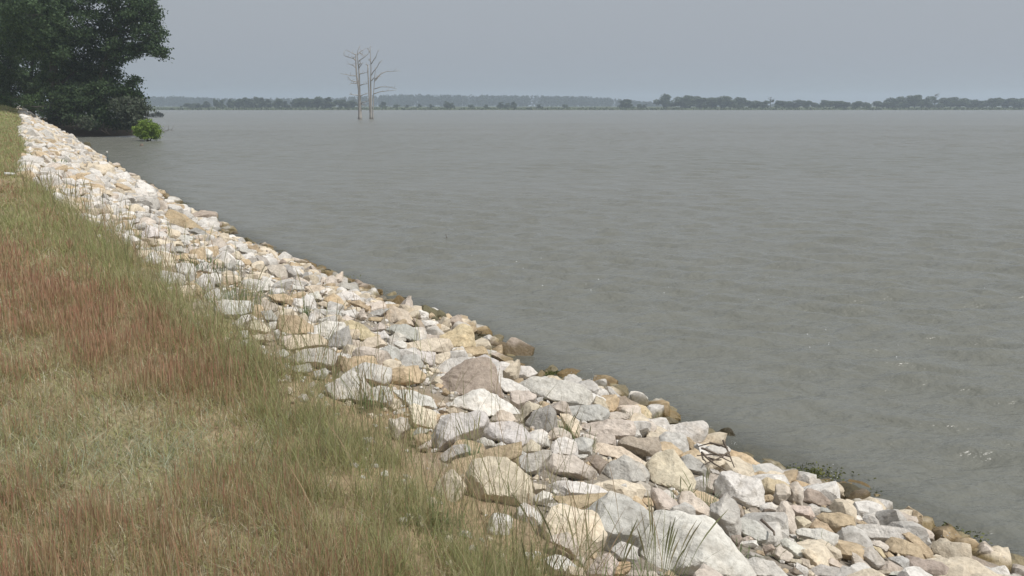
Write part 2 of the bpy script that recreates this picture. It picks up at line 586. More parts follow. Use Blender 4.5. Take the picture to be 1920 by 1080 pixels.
TINTS = {'W': (0.70, 0.67, 0.62), 'G': (0.585, 0.56, 0.515), 'D': (0.40, 0.382, 0.35), 'C': (0.65, 0.57, 0.445), 'T': (0.54, 0.43, 0.29),
         'P': (0.60, 0.53, 0.455), 'B': (0.40, 0.335, 0.275), 'S': (0.51, 0.50, 0.46), 'K': (0.15, 0.135, 0.08), 'Y': (0.62, 0.52, 0.35), 'M': (0.20, 0.20, 0.07)}
WORDS = {'W': 'chalky white', 'G': 'pale grey', 'D': 'dark grey', 'C': 'cream', 'T': 'ochre tan', 'P': 'pinkish beige', 'B': 'brown', 'S': 'blue grey',
         'K': 'dark wet', 'Y': 'yellowish', 'M': 'mossy green'}
TILE = {'A': (960, 900, 6), 'B': (1280, 900, 6), 'Q': (1600, 900, 6), 'D': (960, 720, 6), 'E': (1280, 720, 6), 'L': (640, 720, 6), 'M': (640, 540, 6),
        'C': (960, 600, 6), 'N': (320, 540, 6), 'O': (480, 400, 6), 'P': (240, 380, 6), 'Z': (780, 580, 3.6), 'X': (480, 560, 3.6), '_': (0, 0, 1)}
# tile, colour, outline seen in the photograph | short reference | label of a landmark rock; brown O stones after the peach boulder: its shadow, then a gap, shaped as rock
ROCKS = '''
A G 1110,135 1300,190 1440,310 1560,400 1440,560 1420,710 1120,760 830,890 750,840 740,580 700,460 870,340 1020,220|the smooth grey slab|large smooth pale grey slab tilted up beside the biggest white boulder
_ W 1198,1003 1220,973 1243,960 1280,958 1313,967 1335,973 1360,997 1380,1023 1402,1060 1393,1077 1340,1090 1270,1095 1225,1080 1202,1045|the biggest white boulder|biggest boulder of all, rough chalky white with shaded left side
A W 400,60 560,10 760,20 950,70 1090,150 1000,170 640,200 480,195 420,120|the white ridge rock|chalky white ridge shaped rock lying just above the smooth grey slab
A T 480,200 1090,150 1020,230 870,350 700,455 650,380
A T 1260,130 1330,140 1450,220 1540,350 1440,300 1310,190
A W 250,180 350,125 430,150 430,220 370,255 240,260
_ C 877,892 888,868 917,858 948,862 970,873 988,890 1000,918 998,940 960,945 900,938 873,912|the tan dome|big smooth tan dome shaped boulder at the edge of the bare soil
A C 240,40 380,60 385,110 300,140 240,160
A G 390,560 540,510 700,530 770,580 700,620 440,650 390,640
A P 440,640 620,590 720,650 745,760 720,850 640,790 450,710
A W 1115,780 1230,705 1310,750 1420,760 1400,880 1300,920 1160,850
A P 840,1030 950,880 1090,825 1190,930 1140,960 1110,1080 830,1080
A T 1110,1000 1200,930 1330,925 1320,1020 1240,1080 1100,1080
A C 650,970 800,990 820,1080 600,1080
A P 720,860 800,870 835,950 800,975 720,900
A P 1310,90 1440,20 1540,60 1570,180 1500,200 1420,200 1310,140
A P 1570,120 1660,105 1790,190 1870,270 1860,345 1640,370 1580,220
A T 1440,210 1560,200 1590,280 1530,290
A P 1230,1040 1440,1015 1680,1030 1680,1080 1230,1085
A G 370,265 610,270 640,330 560,370 420,320
A C 560,400 640,400 690,450 690,520 600,520
B P 0,150 90,145 200,220 300,300 260,400 120,390 0,370 -60,250
B G 320,300 490,175 610,290 640,450 640,640 530,640 400,500 330,420|the leaning grey rock|speckled pale grey rock leaning on the right side of the biggest white boulder
_ W 1345,905 1355,890 1370,886 1385,893 1420,900 1422,915 1430,942 1393,954 1372,945 1345,930|the white block|large squarish white block with shaded underside near the wet tan rocks
_ P 1320,900 1335,889 1350,892 1348,925 1325,925
B B 610,270 660,290 700,400 680,430 630,400
B C 700,335 770,370 770,430 700,430
B G 640,460 700,435 830,460 960,590 930,670 830,690 650,620 635,540
B P 1020,220 1060,60 1130,50 1200,80 1210,160 1100,290 1040,280
B P 1190,60 1280,25 1360,90 1340,260 1180,240 1200,120
B Y 870,60 960,-20 1080,0 1190,60 1060,100 1010,200 900,180
B T 890,190 990,160 1020,190 1000,240 910,240
B B 1340,170 1420,110 1550,140 1670,240 1560,290 1340,260
B P 1030,420 1120,260 1180,250 1250,380 1270,520 1290,620 1100,620 1040,540|the beige crag|upright pinkish beige crag standing in the middle of the small stones
B P 1200,300 1420,295 1480,400 1440,450 1260,400
B C 1265,420 1350,410 1450,470 1380,560 1290,570
B T 1400,550 1500,440 1620,490 1730,620 1600,570 1480,545
B T 1520,440 1600,380 1760,370 1900,410 1920,520 1760,560 1740,600
B W 1300,590 1380,555 1560,545 1720,610 1720,690 1620,770 1480,720 1310,650|the flat white boulder|broad flat white boulder below the wet olive tan rocks
B G 1730,660 1800,540 1900,600 1920,700 1850,730
B P 1000,830 1080,740 1240,830 1200,900 1070,900
B G 1100,700 1180,670 1380,770 1350,860 1250,860 1130,770
B C 1340,810 1420,790 1600,860 1620,950 1490,980 1440,900
B G 720,930 830,885 1000,920 1130,1020 1200,1080 700,1080
B G 1460,1020 1560,965 1740,980 1850,1050 1850,1080 1440,1080
B S 1640,830 1720,785 1790,850 1760,890 1650,870
B T 820,790 900,800 930,850 850,840
B D 710,870 760,810 900,850 940,890 740,900
B B 900,760 1000,720 1040,770 930,830
B C 1180,890 1330,890 1330,940 1210,930
B P 1330,880 1420,900 1440,990 1340,960
B B 1200,1020 1260,985 1350,1050 1240,1060
B P 1620,930 1690,890 1860,980 1880,1030 1700,990
B W 1710,690 1850,750 1920,840 1900,860 1720,760
B P 670,660 740,625 800,660 720,700
B B 540,640 640,610 670,660 620,740 560,690
B W 860,290 1000,255 1080,310 1000,370 870,350
B B 750,320 830,320 940,390 870,430 780,400
B P 920,450 1020,440 1020,520 960,520
B S 1490,370 1530,310 1620,310 1680,350 1560,370
B K 1500,310 1700,240 1880,230 1890,270 1640,300
B K 1690,340 1760,280 1840,330 1720,360
B K 1610,160 1670,70 1750,110 1740,190 1640,200
E K 290,590 340,565 470,510 530,510 600,600 690,700 690,760 600,760 420,710 320,660|the algae covered rock|dark algae covered rock standing in the water off the bank
_ G 1220,812 1235,800 1280,792 1313,790 1323,798 1318,815 1307,830 1290,836 1260,825|the long grey block|long pale grey block overhanging the water beside the algae covered rock
E T 280,690 380,680 390,720 300,740
E P 360,860 470,800 560,880 640,1010 560,1020 420,980
E T 430,780 540,750 720,800 850,880 970,990 930,1010 830,910 690,960 620,940|the long ochre rock|long ochre rock sloping into the water below the algae covered rock
E S 690,960 780,910 860,930 940,1040 860,1060 700,1040
E S -10,840 90,805 240,900 310,1000 220,1010 60,1000
E G 300,950 400,970 420,1010 330,1010
E P 130,820 230,780 330,790 290,860 180,860
C G 110,720 250,660 540,660 740,720 900,800 890,900 820,960 600,980 450,950 230,850|the broad whitish slab|broad whitish grey slab with dark underside where a wave splashes
C P -10,810 180,800 270,850 240,930 70,1020 -10,980
D C 20,380 190,185 340,250 330,280 220,370 100,470 20,430
D D 175,420 260,310 430,230 490,330 510,480 430,520 380,570 260,560 190,530|the dark grey boulder|dark grey boulder with a shadowed hollow beside a tuft of grass
D C 530,335 640,345 750,430 750,580 690,600 600,490
D S 590,320 620,265 830,250 980,230 1070,290 1080,340 1030,410 800,440 740,400|the blue grey block|blue grey block lying in front of the broad whitish slab
D C 900,220 950,135 1030,170 1090,280 1080,320 980,240
D B 1050,200 1070,140 1280,145 1430,235 1320,290 1270,325 1140,290|the brown rock by the water|brown rock with a dark hollow under it at the water edge
D Y 1280,320 1400,235 1500,260 1560,330 1550,390 1330,390
D C 1560,310 1630,230 1760,290 1880,330 1880,400 1650,400 1570,390
D P 1090,330 1180,310 1310,340 1300,390 1040,400
D P 780,470 1000,425 1150,400 1340,420 1370,520 1330,600 1200,620 920,600|the wide beige rock|wide beige rock with a shaded front below the blue grey block
D P 1350,430 1450,385 1640,410 1640,440 1500,440 1370,490
D D 1650,400 1760,360 1890,430 1700,470 1620,460
D P 1370,540 1450,440 1570,415 1620,480 1550,590 1400,590
_ G 1236,820 1253,811 1280,814 1287,820 1290,852 1262,853 1240,845|the veined cube|squarish whitish rock with grey veins below the long grey block
D B 1210,650 1330,600 1640,600 1660,760 1560,860 1400,780 1220,700|the tan brown block|tan brown block with a flat top left of the veined cube
D P 915,620 990,565 1150,580 1165,690 1040,690 930,670
D W 1170,630 1205,630 1205,700 1170,690
D C 900,720 1000,670 1200,710 1350,790 1530,870 1200,850 1120,830 890,790
D G 1040,990 1100,880 1260,790 1480,920 1520,1000 1500,1100 1300,1140 1090,1080|the veined whitish boulder|rounded whitish boulder with blue grey veins left of a big cream boulder
_ C 1212,873 1230,853 1262,844 1277,860 1285,875 1299,897 1296,915 1260,920 1225,910|the big cream boulder|big pointed cream boulder with grass growing at its foot
D W 430,720 500,620 600,600 700,650 740,790 710,830 450,800
D S 690,640 790,600 910,630 890,780 740,795 730,700
D P 390,580 480,495 570,500 660,560 670,620 560,600 420,640
D W 260,590 340,560 410,610 420,690 330,700
_ W 907,807 917,793 960,792 979,802 990,815 987,828 973,836 945,832 915,822|the rounded white rock|rounded white rock right of the large round grey boulder
D C 80,720 220,620 320,700 310,760 130,780
D G 90,820 350,750 430,750 440,800 290,1010 150,1030 100,950
D P 310,1010 480,800 700,820 930,960 960,1020 900,1060 560,960
D B 840,840 960,800 1070,880 980,1000 930,940
D W 730,800 860,790 830,850 730,850
D S 180,560 230,560 240,610 180,620
D T 0,680 70,680 90,830 80,900 0,880
L G 1010,620 1060,470 1250,340 1500,310 1600,350 1640,440 1590,580 1300,680 1130,800 1030,720|the round grey boulder|large round grey boulder with a grass tuft growing in front of it
L W 1240,240 1310,155 1490,160 1600,80 1750,130 1920,240 1990,310 1700,340 1600,360 1300,270|the peaked white boulder|peaked chalky white boulder in front of the taupe boulder
L P 1680,400 1780,290 1920,330 1960,410 1750,440
L C 770,240 830,220 960,280 1070,330 1060,450 1010,500 830,490 780,430|the pale yellow block|pale yellow block behind tall seed stems left of the round grey boulder
L G 580,80 640,70 830,90 1000,150 1060,260 950,270 740,240
L G 200,50 440,40 550,50 580,160 500,240 240,180
L G 1130,800 1270,690 1400,680 1450,740 1430,800 1270,850 1170,880
_ T 833,888 855,862 900,848 940,838 972,831 975,855 955,868 900,884 880,898 845,900|the long tan rock|long tan rock lying behind the tan dome
L W 1540,640 1610,600 1690,640 1750,700 1600,740 1530,720
L G 1740,680 1800,650 1850,680 1830,710
L T 820,590 900,560 1000,590 1000,630 850,720 830,650
L S 800,560 870,490 1000,510 970,560 820,600
L P 840,720 1000,630 1010,700 960,740
L W 1170,220 1230,200 1250,240 1200,260
L C 1170,290 1280,260 1300,320 1230,360
L P 540,400 740,390 770,500 640,620 540,580
L C 1070,220 1140,200 1190,240 1120,260
Z B 70,560 200,450 330,360 470,350 520,400 580,580 480,600 240,620 180,600 100,600|the taupe boulder|biggest taupe boulder, flat topped with a shaded face towards the grass
M G 1060,900 1200,810 1400,780 1480,790 1380,850 1200,1000 1100,990
M Y 1090,560 1300,440 1360,410 1460,460 1500,640 1340,690 1200,680|the yellow peak|tall smooth yellowish peak standing out against the water
M T 1370,700 1420,670 1590,655 1660,740 1500,780 1400,740
M C 740,620 900,600 1050,570 1200,570 1260,690 1200,720 960,730 740,710
M C 1050,750 1220,720 1210,800 1060,890 1040,830
M G 820,720 880,710 940,770 1050,730 1040,860 990,890 910,830
M S 640,860 700,760 860,750 940,880 800,910
M G 340,790 400,700 540,650 640,690 650,800 620,850 420,830
M C 210,640 290,570 400,545 520,640 400,680 240,720
M G 380,530 480,480 550,560 460,590
M W 530,560 620,495 720,540 720,590 560,590
M S 510,470 590,405 720,420 850,480 860,590 760,600 700,530 540,500|the shaded grey block|wide grey block with a dark right end left of the yellow peak
M W 580,620 680,580 730,640 730,710 660,700 600,640
M Y 40,380 130,360 250,420 380,530 350,560 240,610 120,550 60,450|the long yellow boulder|long yellowish boulder sloping down right of a dark grey wedge
_ D 611,640 640,618 652,612 660,655 630,658 615,650|the dark grey wedge|dark grey wedge shaped rock in the middle of the bank
M P 110,580 200,590 220,640 200,700 110,690
M C 440,330 590,200 660,260 750,270 840,410 720,420 500,400|the ochre crag|jagged ochre crag at the water edge above the shaded grey block
M T 750,270 790,330 850,440 780,400 720,340
M B 800,335 900,370 960,490 920,510 860,450
M P 860,590 900,515 1100,540 1090,580 900,600
M T 300,330 480,330 440,380 320,370
M P 340,470 430,390 510,430 500,470 420,500
M P 200,270 250,235 290,330 200,370 180,320
M W 0,260 150,240 190,280 160,340 30,310
M P 0,340 60,305 150,350 60,390 0,390
M T 90,160 210,140 300,210 280,260 180,230
M S 310,280 420,240 540,230 450,310 350,310
M G 1480,790 1620,755 1790,830 1750,880 1680,880
M P 1670,740 1760,725 1920,790 1920,870 1800,850
M W 1700,890 1860,880 1900,930 1770,950
_ T 940,695 955,680 970,675 986,685 975,692 950,700
C W -10,560 100,520 200,525 280,600 160,670 60,660
C G 370,570 460,505 530,570 600,650 500,640 430,600
C K 280,560 340,510 380,530 350,580 280,590
C G 250,650 380,570 430,600 500,640 420,665
_ W 925,705 960,712 990,730 985,742 950,737 930,725
C T 890,790 960,800 1020,870 960,860 900,850
X S 600,500 740,440 910,470 900,560 850,600 700,560|the grey green block|flat topped grey green block behind the tall seed stems
X G 470,590 620,510 700,520 800,640 700,690 540,680
X G 220,400 330,350 450,325 520,360 540,430 480,470 300,450|the sloping grey boulder|sloping grey boulder with shaded front at the edge of the grass
X C 200,310 260,245 410,245 470,290 460,320 330,330 230,360
X T 145,190 170,110 280,120 380,190 380,240 250,245 150,230|the ochre block|square ochre block behind thin seed stems at the top of the bank
X W 385,190 480,150 580,165 600,200 490,270 400,250
X G 410,80 540,90 550,150 450,110
N G 510,220 590,145 720,180 900,160 920,260 700,360 530,360|the long grey boulder|long grey boulder half hidden by grass at the top of the bank
N P 900,130 1060,125 1200,200 1190,250 1000,250 900,190
N G 530,100 680,30 720,60 700,130 540,150
N C 860,470 900,380 1000,360 1120,470 1060,520 940,510
N W 720,400 800,310 900,300 960,350 850,450 760,450
N S 1030,270 1130,250 1200,340 1180,380 1060,370
N T 1110,80 1290,60 1380,130 1350,190 1160,150
N W 1100,50 1150,10 1260,5 1290,60 1120,90
N W 1390,110 1500,55 1550,80 1430,130
N G 1560,60 1660,40 1700,110 1690,140 1560,140
N C 1640,170 1720,150 1870,200 1740,220
N S 1640,240 1900,260 1920,340 1870,370 1740,290
N W 1230,230 1400,210 1430,260 1300,290
N G 780,480 860,480 880,560 800,570
N W 810,590 880,580 870,680 820,680
N C 920,530 1120,520 1130,600 940,620
N W 1165,480 1220,470 1230,590 1180,590
N P 1220,560 1380,530 1300,640 1230,640
N W 1610,940 1740,900 1770,960 1720,1030 1620,1010
N G 1380,880 1560,850 1600,930 1500,960 1390,940
N G 1190,720 1270,690 1340,740 1280,800 1190,790
O P 140,600 270,575 330,620 350,720 280,780 170,720|the peach boulder|peach coloured boulder above the lakeside grass tuft with wet rocks behind
O B 260,740 310,710 350,740 310,790
O D 320,590 370,580 450,680 430,770 360,700
O P 430,740 450,700 580,760 640,810 500,800
O W 50,780 130,735 220,800 200,840 60,820
O W 0,850 100,800 190,850 130,880 0,885
O W 320,820 410,795 550,840 500,870 330,870
O C 560,830 720,805 800,860 720,930 590,900
O B 705,910 800,860 795,890 730,945
O W 860,930 980,880 1090,885 1180,970 1010,1000 870,990
O D 910,820 980,770 1130,800 1160,880 1050,890 940,870|the dark shore rock|dark grey rough rock in the shallows beside a pale rock
O T 1150,840 1200,830 1260,890 1160,900
O B 835,830 880,800 920,850 900,880 840,850
O K 510,620 560,600 620,640 610,680 530,670
O M 660,740 760,690 820,720 760,770|the mossy rock|yellow green mossy rock barely above the water
O K 450,690 540,680 530,730 470,720
O B 250,550 300,510 340,540 330,570 260,575
O M 150,550 200,540 240,570 170,590
O D 0,470 100,490 150,560 130,590 40,570
O C 0,580 60,570 140,610 90,680 0,640
O C 740,930 860,860 900,890 850,960 770,960
O B 790,930 840,920 850,980 800,975
P T 390,210 480,80 560,110 720,200 870,300 740,290 690,310 560,250 420,260|the golden boulder|golden boulder with a dark underside, its long tail sloping into the water
P G 430,270 540,250 640,300 680,350 560,345 440,310
P D 670,320 760,285 860,320 900,370 840,380 740,350
P W 430,370 560,350 720,380 700,430 560,430 450,400
P W 150,350 250,260 330,300 350,380 260,420 160,400|the white pyramid|tall white pyramid shaped rock up the bank from the golden boulder
P P 830,460 1030,390 1100,480 1090,560 960,520
P C 1080,500 1150,455 1210,490 1200,540 1110,550
P P 640,540 700,490 770,500 770,560 680,575
P G 530,500 600,490 640,560 540,560
P W 770,600 880,520 950,560 930,620 780,650
P Y 540,600 650,575 680,630 540,640
P C 680,580 770,580 770,640 700,650
P K 1050,380 1110,355 1165,385 1140,420 1080,410|the blackish wet rock|blackish wet rock at the water edge below the golden boulder
P B 1000,360 1050,340 1060,380 1000,385
P T 1300,490 1440,475 1520,570 1470,590 1400,530
P G 1220,540 1270,500 1380,530 1430,600 1330,580
P C 980,600 1040,575 1070,620 1060,650 990,640
P C 1060,620 1190,560 1200,640 1140,670
P C 1200,560 1240,545 1330,640 1260,670 1200,640
P P 830,700 940,680 990,740 900,770
P W 380,480 500,450 530,580 400,560
P W 540,690 740,680 750,880 560,880
P W 270,610 370,600 390,700 280,700
P S 1090,690 1200,670 1200,780 1100,780
P C 0,60 80,20 190,70 180,110 20,130
P G 200,210 300,140 370,200 360,260 220,260
P W 30,200 110,170 130,220 50,240
P T 330,150 400,150 390,190 340,190
P T 0,300 80,300 130,360 60,400 0,380
P P 350,310 420,290 440,330 370,350
P P 400,370 450,400 440,440 380,430
P P 740,370 830,375 840,420 760,430
P C 480,440 600,430 620,490 520,480
P S 1340,620 1430,620 1450,700 1400,710
P W 830,820 950,800 1050,810 1040,930 850,930
Q G 5,580 60,535 180,515 420,515 560,530 640,590 570,650 420,680 180,690 60,640|the long grey shore rock|long smooth grey boulder on the shore above the orange tan pair
Q T 390,720 450,670 560,680 720,740 740,830 790,880 460,840 380,800|the orange tan boulder|rounded orange tan boulder near the lower right shore
Q T 570,640 640,605 740,660 870,790 860,860 800,880 700,740
Q G 40,820 180,760 250,800 350,910 250,980 100,900
Q P 165,715 300,680 390,740 350,810 230,760
Q Y 210,750 300,770 360,850 330,870
Q T 350,830 400,805 460,850 390,880
Q B 590,920 640,880 800,900 960,910 1030,960 1030,1080 780,1070 630,980
Q B 1010,960 1150,880 1240,835 1400,870 1640,960 1720,1060 1720,1090 1060,1090|the last brown boulder|large brownish grey boulder rightmost of all in the lower right shallows
Q G 390,890 540,860 610,890 620,960 560,1000 430,910
Q P 270,1000 400,915 550,980 590,1030 420,1040 280,1020
Q W 0,1020 140,985 260,1020 350,1075 0,1085
Q W 370,1075 480,1035 620,1030 730,1085
Q P 25,690 90,665 155,730 70,755
Q G 1130,1060 1180,1035 1300,1045 1330,1085 1130,1085
Q K 200,470 280,420 370,460 330,510 210,510
Q T 40,480 100,460 180,500 100,520
Q P 0,830 60,850 230,1000 0,960
Q C 250,1030 370,1010 420,1040 330,1070
'''
def frame_at(c):
    v = EYE - c; v /= np.linalg.norm(v)
    r = np.cross(UP, v); r /= np.linalg.norm(r)
    u = np.cross(v, r)
    return r, u, v

HULLS = []
def covered(P, grow=1.0):
    """does a stone at P lie over one of the measured boulders as seen in the photograph"""
    q = np.array(project(np.asarray(P, float)))
    for c, h, r in HULLS:
        v = q - c
        if abs(v[0]) > r * grow or abs(v[1]) > r * grow: continue
        a = (h - c) * grow; b = np.roll(a, -1, 0)
        cr = (b[:, 0] - a[:, 0]) * (v[1] - a[:, 1]) - (b[:, 1] - a[:, 1]) * (v[0] - a[:, 0])
        if (cr > 0).all() or (cr < 0).all(): return True
    return False

ROCK_LIST = []          # (object, centre px, w, h, colour code, reference, label)
def traced_rock(poly, code, g):
    h2 = hull2(poly)
    cx, cy = (h2.min(0) + h2.max(0)) / 2
    wpx, hpx = h2.max(0) - h2.min(0)
    P = hit(cx, cy)
    if P is None: return None
    for _ in range(3):
        dist = (P - EYE) @ FW
        lift = 0.27 * hpx * dist / F + 0.03
        if code in 'KM': lift = 0.10 * hpx * dist / F
        Q = hit(cx, cy, lift)
        if Q is None: break
        P = Q
    dist = (P - EYE) @ FW
    k = dist / F
    r, u, v = frame_at(P)
    loc = np.column_stack([(h2[:, 0] - cx) * k, -(h2[:, 1] - cy) * k])     # counter-clockwise or not, normals are oriented below
    size = math.sqrt(wpx * hpx) * k
    cen = loc.mean(0)
    pl = []
    n = len(loc)
    for i in range(n):
        a, b = loc[i], loc[(i + 1) % n]
        e = b - a
        L = np.linalg.norm(e)
        if L < 1e-6: continue
        nn = np.array([e[1], -e[0]]) / L
        d = nn @ (a)
        if d < 0: nn, d = -nn, -d
        if d < 0.02 * size: d = 0.02 * size
        top = nn[1]
        a1 = R(18 + 30 * max(top, 0) + g.uniform(-8, 16))
        a2 = R(g.uniform(8, 35))
        for al, sg in ((a1, 1), (a2, -1)):
            pl.append((np.array([nn[0] * math.cos(al), nn[1] * math.cos(al), sg * math.sin(al)]), d * math.cos(al)))
    half = size * g.uniform(0.36, 0.5)
    for _ in range(5):
        q = np.array([g.uniform(-.8, .8), g.uniform(-.6, .7), 1.0]); q /= np.linalg.norm(q)
        pl.append((q, half * g.uniform(0.9, 1.15)))
        q = np.array([g.uniform(-.6, .6), g.uniform(-.6, .6), -1.0]); q /= np.linalg.norm(q)
        pl.append((q, half * g.uniform(0.9, 1.2)))
    lev = 5 if max(wpx, hpx) > 55 else (4 if max(wpx, hpx) > 22 else 3)
    D, Fc = ico(lev)
    rad = facet_radius(D, pl, g.uniform(38, 90)) * 1.10
    V = D * rad[:, None]
    V[:, 1] = np.where(V[:, 1] < 0, V[:, 1] * 1.15, V[:, 1])
    V = roughen(V, size, g)
    Vw = V[:, :1] * r + V[:, 1:2] * u + V[:, 2:] * v
    tint = np.array(TINTS[code]) * g.uniform(0.84, 1.10) * (1 + g.normal(0, 0.010, 3))
    big = size > 0.35
    o = mesh_obj('boulder' if big else 'rock', Vw, Fc, M_ROCK, col=np.tile(tint, (len(Vw), 1)), smooth=True, loc=P)
    return o, (cx, cy), wpx, hpx, P, size

g_r = np.random.default_rng(11)
for line in ROCKS.strip().split('\n'):
    f = line.split('|')
    tok = f[0].split()
    x0, y0, sc_ = TILE[tok[0]]
    poly = np.array([[x0 + float(a) / sc_, y0 + float(b) / sc_] for a, b in (p.split(',') for p in tok[2:])])
    res = traced_rock(poly, tok[1], g_r)
    if res:
        o, c, wp, hp, P, size = res
        h_ = hull2(poly); HULLS.append((h_.mean(0), h_, float(np.abs(h_ - h_.mean(0)).max())))
        ROCK_LIST.append(dict(o=o, c=c, w=wp, h=hp, P=P, size=size, code=tok[1], ref=f[1] if len(f) > 1 else None, label=f[2] if len(f) > 2 else None))

def loose_rock(g, size, level=3, flat=0.75):
    """a free random boulder of about the given size"""
    pl = []
    ax = np.array([g.uniform(0.8, 1.25), g.uniform(0.75, 1.1), g.uniform(0.55, 0.8) * flat / 0.75])
    for _ in range(int(g.integers(8, 13))):
        q = g.normal(size=3); q /= np.linalg.norm(q)
        pl.append((q, g.uniform(0.78, 1.12)))
    for sgn in (1, -1):
        for i in range(3):
            q = np.zeros(3); q[i] = sgn
            pl.append((q, 1.05))
    D, Fc = ico(level)
    V = D * facet_radius(D, pl, g.uniform(36, 80))[:, None] * ax * (size / 2)
    a = g.uniform(0, 6.28); b = g.normal(0, 0.35); c_ = g.normal(0, 0.35)
    Rz = np.array([[math.cos(a), -math.sin(a), 0], [math.sin(a), math.cos(a), 0], [0, 0, 1]])
    Rx = np.array([[1, 0, 0], [0, math.cos(b), -math.sin(b)], [0, math.sin(b), math.cos(b)]])
    Ry = np.array([[math.cos(c_), 0, math.sin(c_)], [0, 1, 0], [-math.sin(c_), 0, math.cos(c_)]])
    V = V @ (Rz @ Rx @ Ry).T
    if level >= 3:
        V = roughen(V, size, g, 0.8)
    return V, Fc

# further up the bank the rocks are smaller in view: still one object each, up to about 300 in all
FAR_CODES = list('WWWWWGGGCCCCCPTT')
placed = [(q['P'][0], q['P'][1], q['size'] * 0.5) for q in ROCK_LIST]
def free(x, y, r_):
    return all((x - a) ** 2 + (y - b) ** 2 > ((r_ + c) * 0.62) ** 2 for a, b, c in placed)
g_f = np.random.default_rng(23)
tries = 0
while len(ROCK_LIST) < 298 and tries < 6000:
    tries += 1
    s = g_f.uniform(20, 52) if g_f.random() < 0.75 else g_f.uniform(5, 20)
    t = g_f.uniform(0.0, 4.3)
    x, y = xy(s, t)[0]
    size = 0.36 + 0.62 * g_f.random() ** 1.6
    if s < 20: size = g_f.uniform(0.22, 0.36)
    z = float(gz(x, y)[0]) + size * 0.16
    px, py = project(np.array([x, y, z]))
    if not (30 < px < 700 and 280 < py < 640): continue
    if not free(x, y, size * 0.5) or covered((x, y, z), 1.6 if s < 20 else 1.2): continue
    V, Fc = loose_rock(g_f, size, 4)
    code = FAR_CODES[int(g_f.integers(len(FAR_CODES)))]
    if t < 0.5 and g_f.random() < 0.6: code = 'TBDG'[int(g_f.integers(4))]
    tint = np.array(TINTS[code]) * g_f.uniform(0.9, 1.08)
    o = mesh_obj('boulder' if size > 0.35 else 'rock', V, Fc, M_ROCK, col=np.tile(tint, (len(V), 1)), smooth=True, loc=(x, y, z))
    kk = F / (np.array([x, y, z]) - EYE).dot(FW)
    placed.append((x, y, size * 0.5))
    ROCK_LIST.append(dict(o=o, c=(px, py), w=size * kk, h=size * 0.6 * kk, P=np.array([x, y, z]), size=size, code=code, ref=None, label=None))

# labels: how it looks, then where it lies from a rock or thing one can find
REFS = [(q['ref'], q['c']) for q in ROCK_LIST if q['ref']]
REFS += [('the metal post', (202, 305)), ('the bright green bush', (277, 243)), ('the white strip in the grass', (22, 327))]
def where(c, ref):
    dx, dy = c[0] - ref[1][0], c[1] - ref[1][1]
    a = math.degrees(math.atan2(-dy, dx)) % 360
    return ['right of', 'above and right of', 'above', 'above and left of', 'left of', 'below and left of', 'below', 'below and right of'][int((a + 22.5) // 45) % 8]
used_labels = set()
ORD = ['', 'second ', 'third ', 'fourth ', 'fifth ', 'sixth ', 'seventh ', 'eighth ', 'ninth ', 'tenth ']
def look(q):
    a = q['w'] * q['h']
    sz = 'large' if a > 3200 else 'medium' if a > 1100 else 'small' if a > 330 else 'little'
    asp = q['w'] / max(q['h'], 1)
    shp = 'upright' if asp < 0.8 else 'chunky' if asp < 1.35 else 'oblong' if asp < 2.1 else 'flat'
    return f"{sz} {shp} {WORDS[q['code']]} rock"
for q in ROCK_LIST:
    if q['label']:
        used_labels.add(q['label'])
for q in ROCK_LIST:
    if q['label']: continue
    near = sorted(REFS, key=lambda r_: math.hypot(r_[1][0] - q['c'][0], r_[1][1] - q['c'][1]))
    opts = [f"{look(q)} {where(q['c'], near[0])} {near[0][0]}"]
    for o2 in near[1:4]:
        opts.append(f"{look(q)} between {near[0][0]} and {o2[0]}")
    for o2 in near[1:3]:
        opts.append(f"{look(q)} {where(q['c'], o2)} {o2[0]}")
    for k in range(1, 10):
        opts.append(f"{ORD[k]}{look(q)} out {where(q['c'], near[0])} {near[0][0]}")
    for lb in opts:
        if lb not in used_labels and len(lb.split()) <= 16:
            q['label'] = lb
            break
    used_labels.add(q['label'])
for q in ROCK_LIST:
    tag(q['o'], q['label'], 'rock', 'rocks of the stone shore bank')

def rock_heap(name, spec, level):
    """one mesh of many small stones nobody would count; spec: list of (x, y, z, size, code)"""
    protos = [loose_rock(np.random.default_rng(900 + i), 1.0, level) for i in range(24)]
    Vs, Fs, Cs, off = [], [], [], 0
    g = np.random.default_rng(77)
    for i, (x, y, z, s, code) in enumerate(spec):
        V, Fc = protos[int(g.integers(24))]
        a = g.uniform(0, 6.28)
        Rz = np.array([[math.cos(a), -math.sin(a), 0], [math.sin(a), math.cos(a), 0], [0, 0, 1]])
        Vs.append(V @ Rz.T * s * g.uniform(0.85, 1.15, 3) + (x, y, z))
        Fs.append(Fc + off); off += len(V)
        Cs.append(np.tile(np.array(TINTS[code]) * g.uniform(0.86, 1.1), (len(V), 1)))
    return mesh_obj(name, np.concatenate(Vs), np.concatenate(Fs), M_ROCK, col=np.concatenate(Cs), smooth=True, kind='stuff')

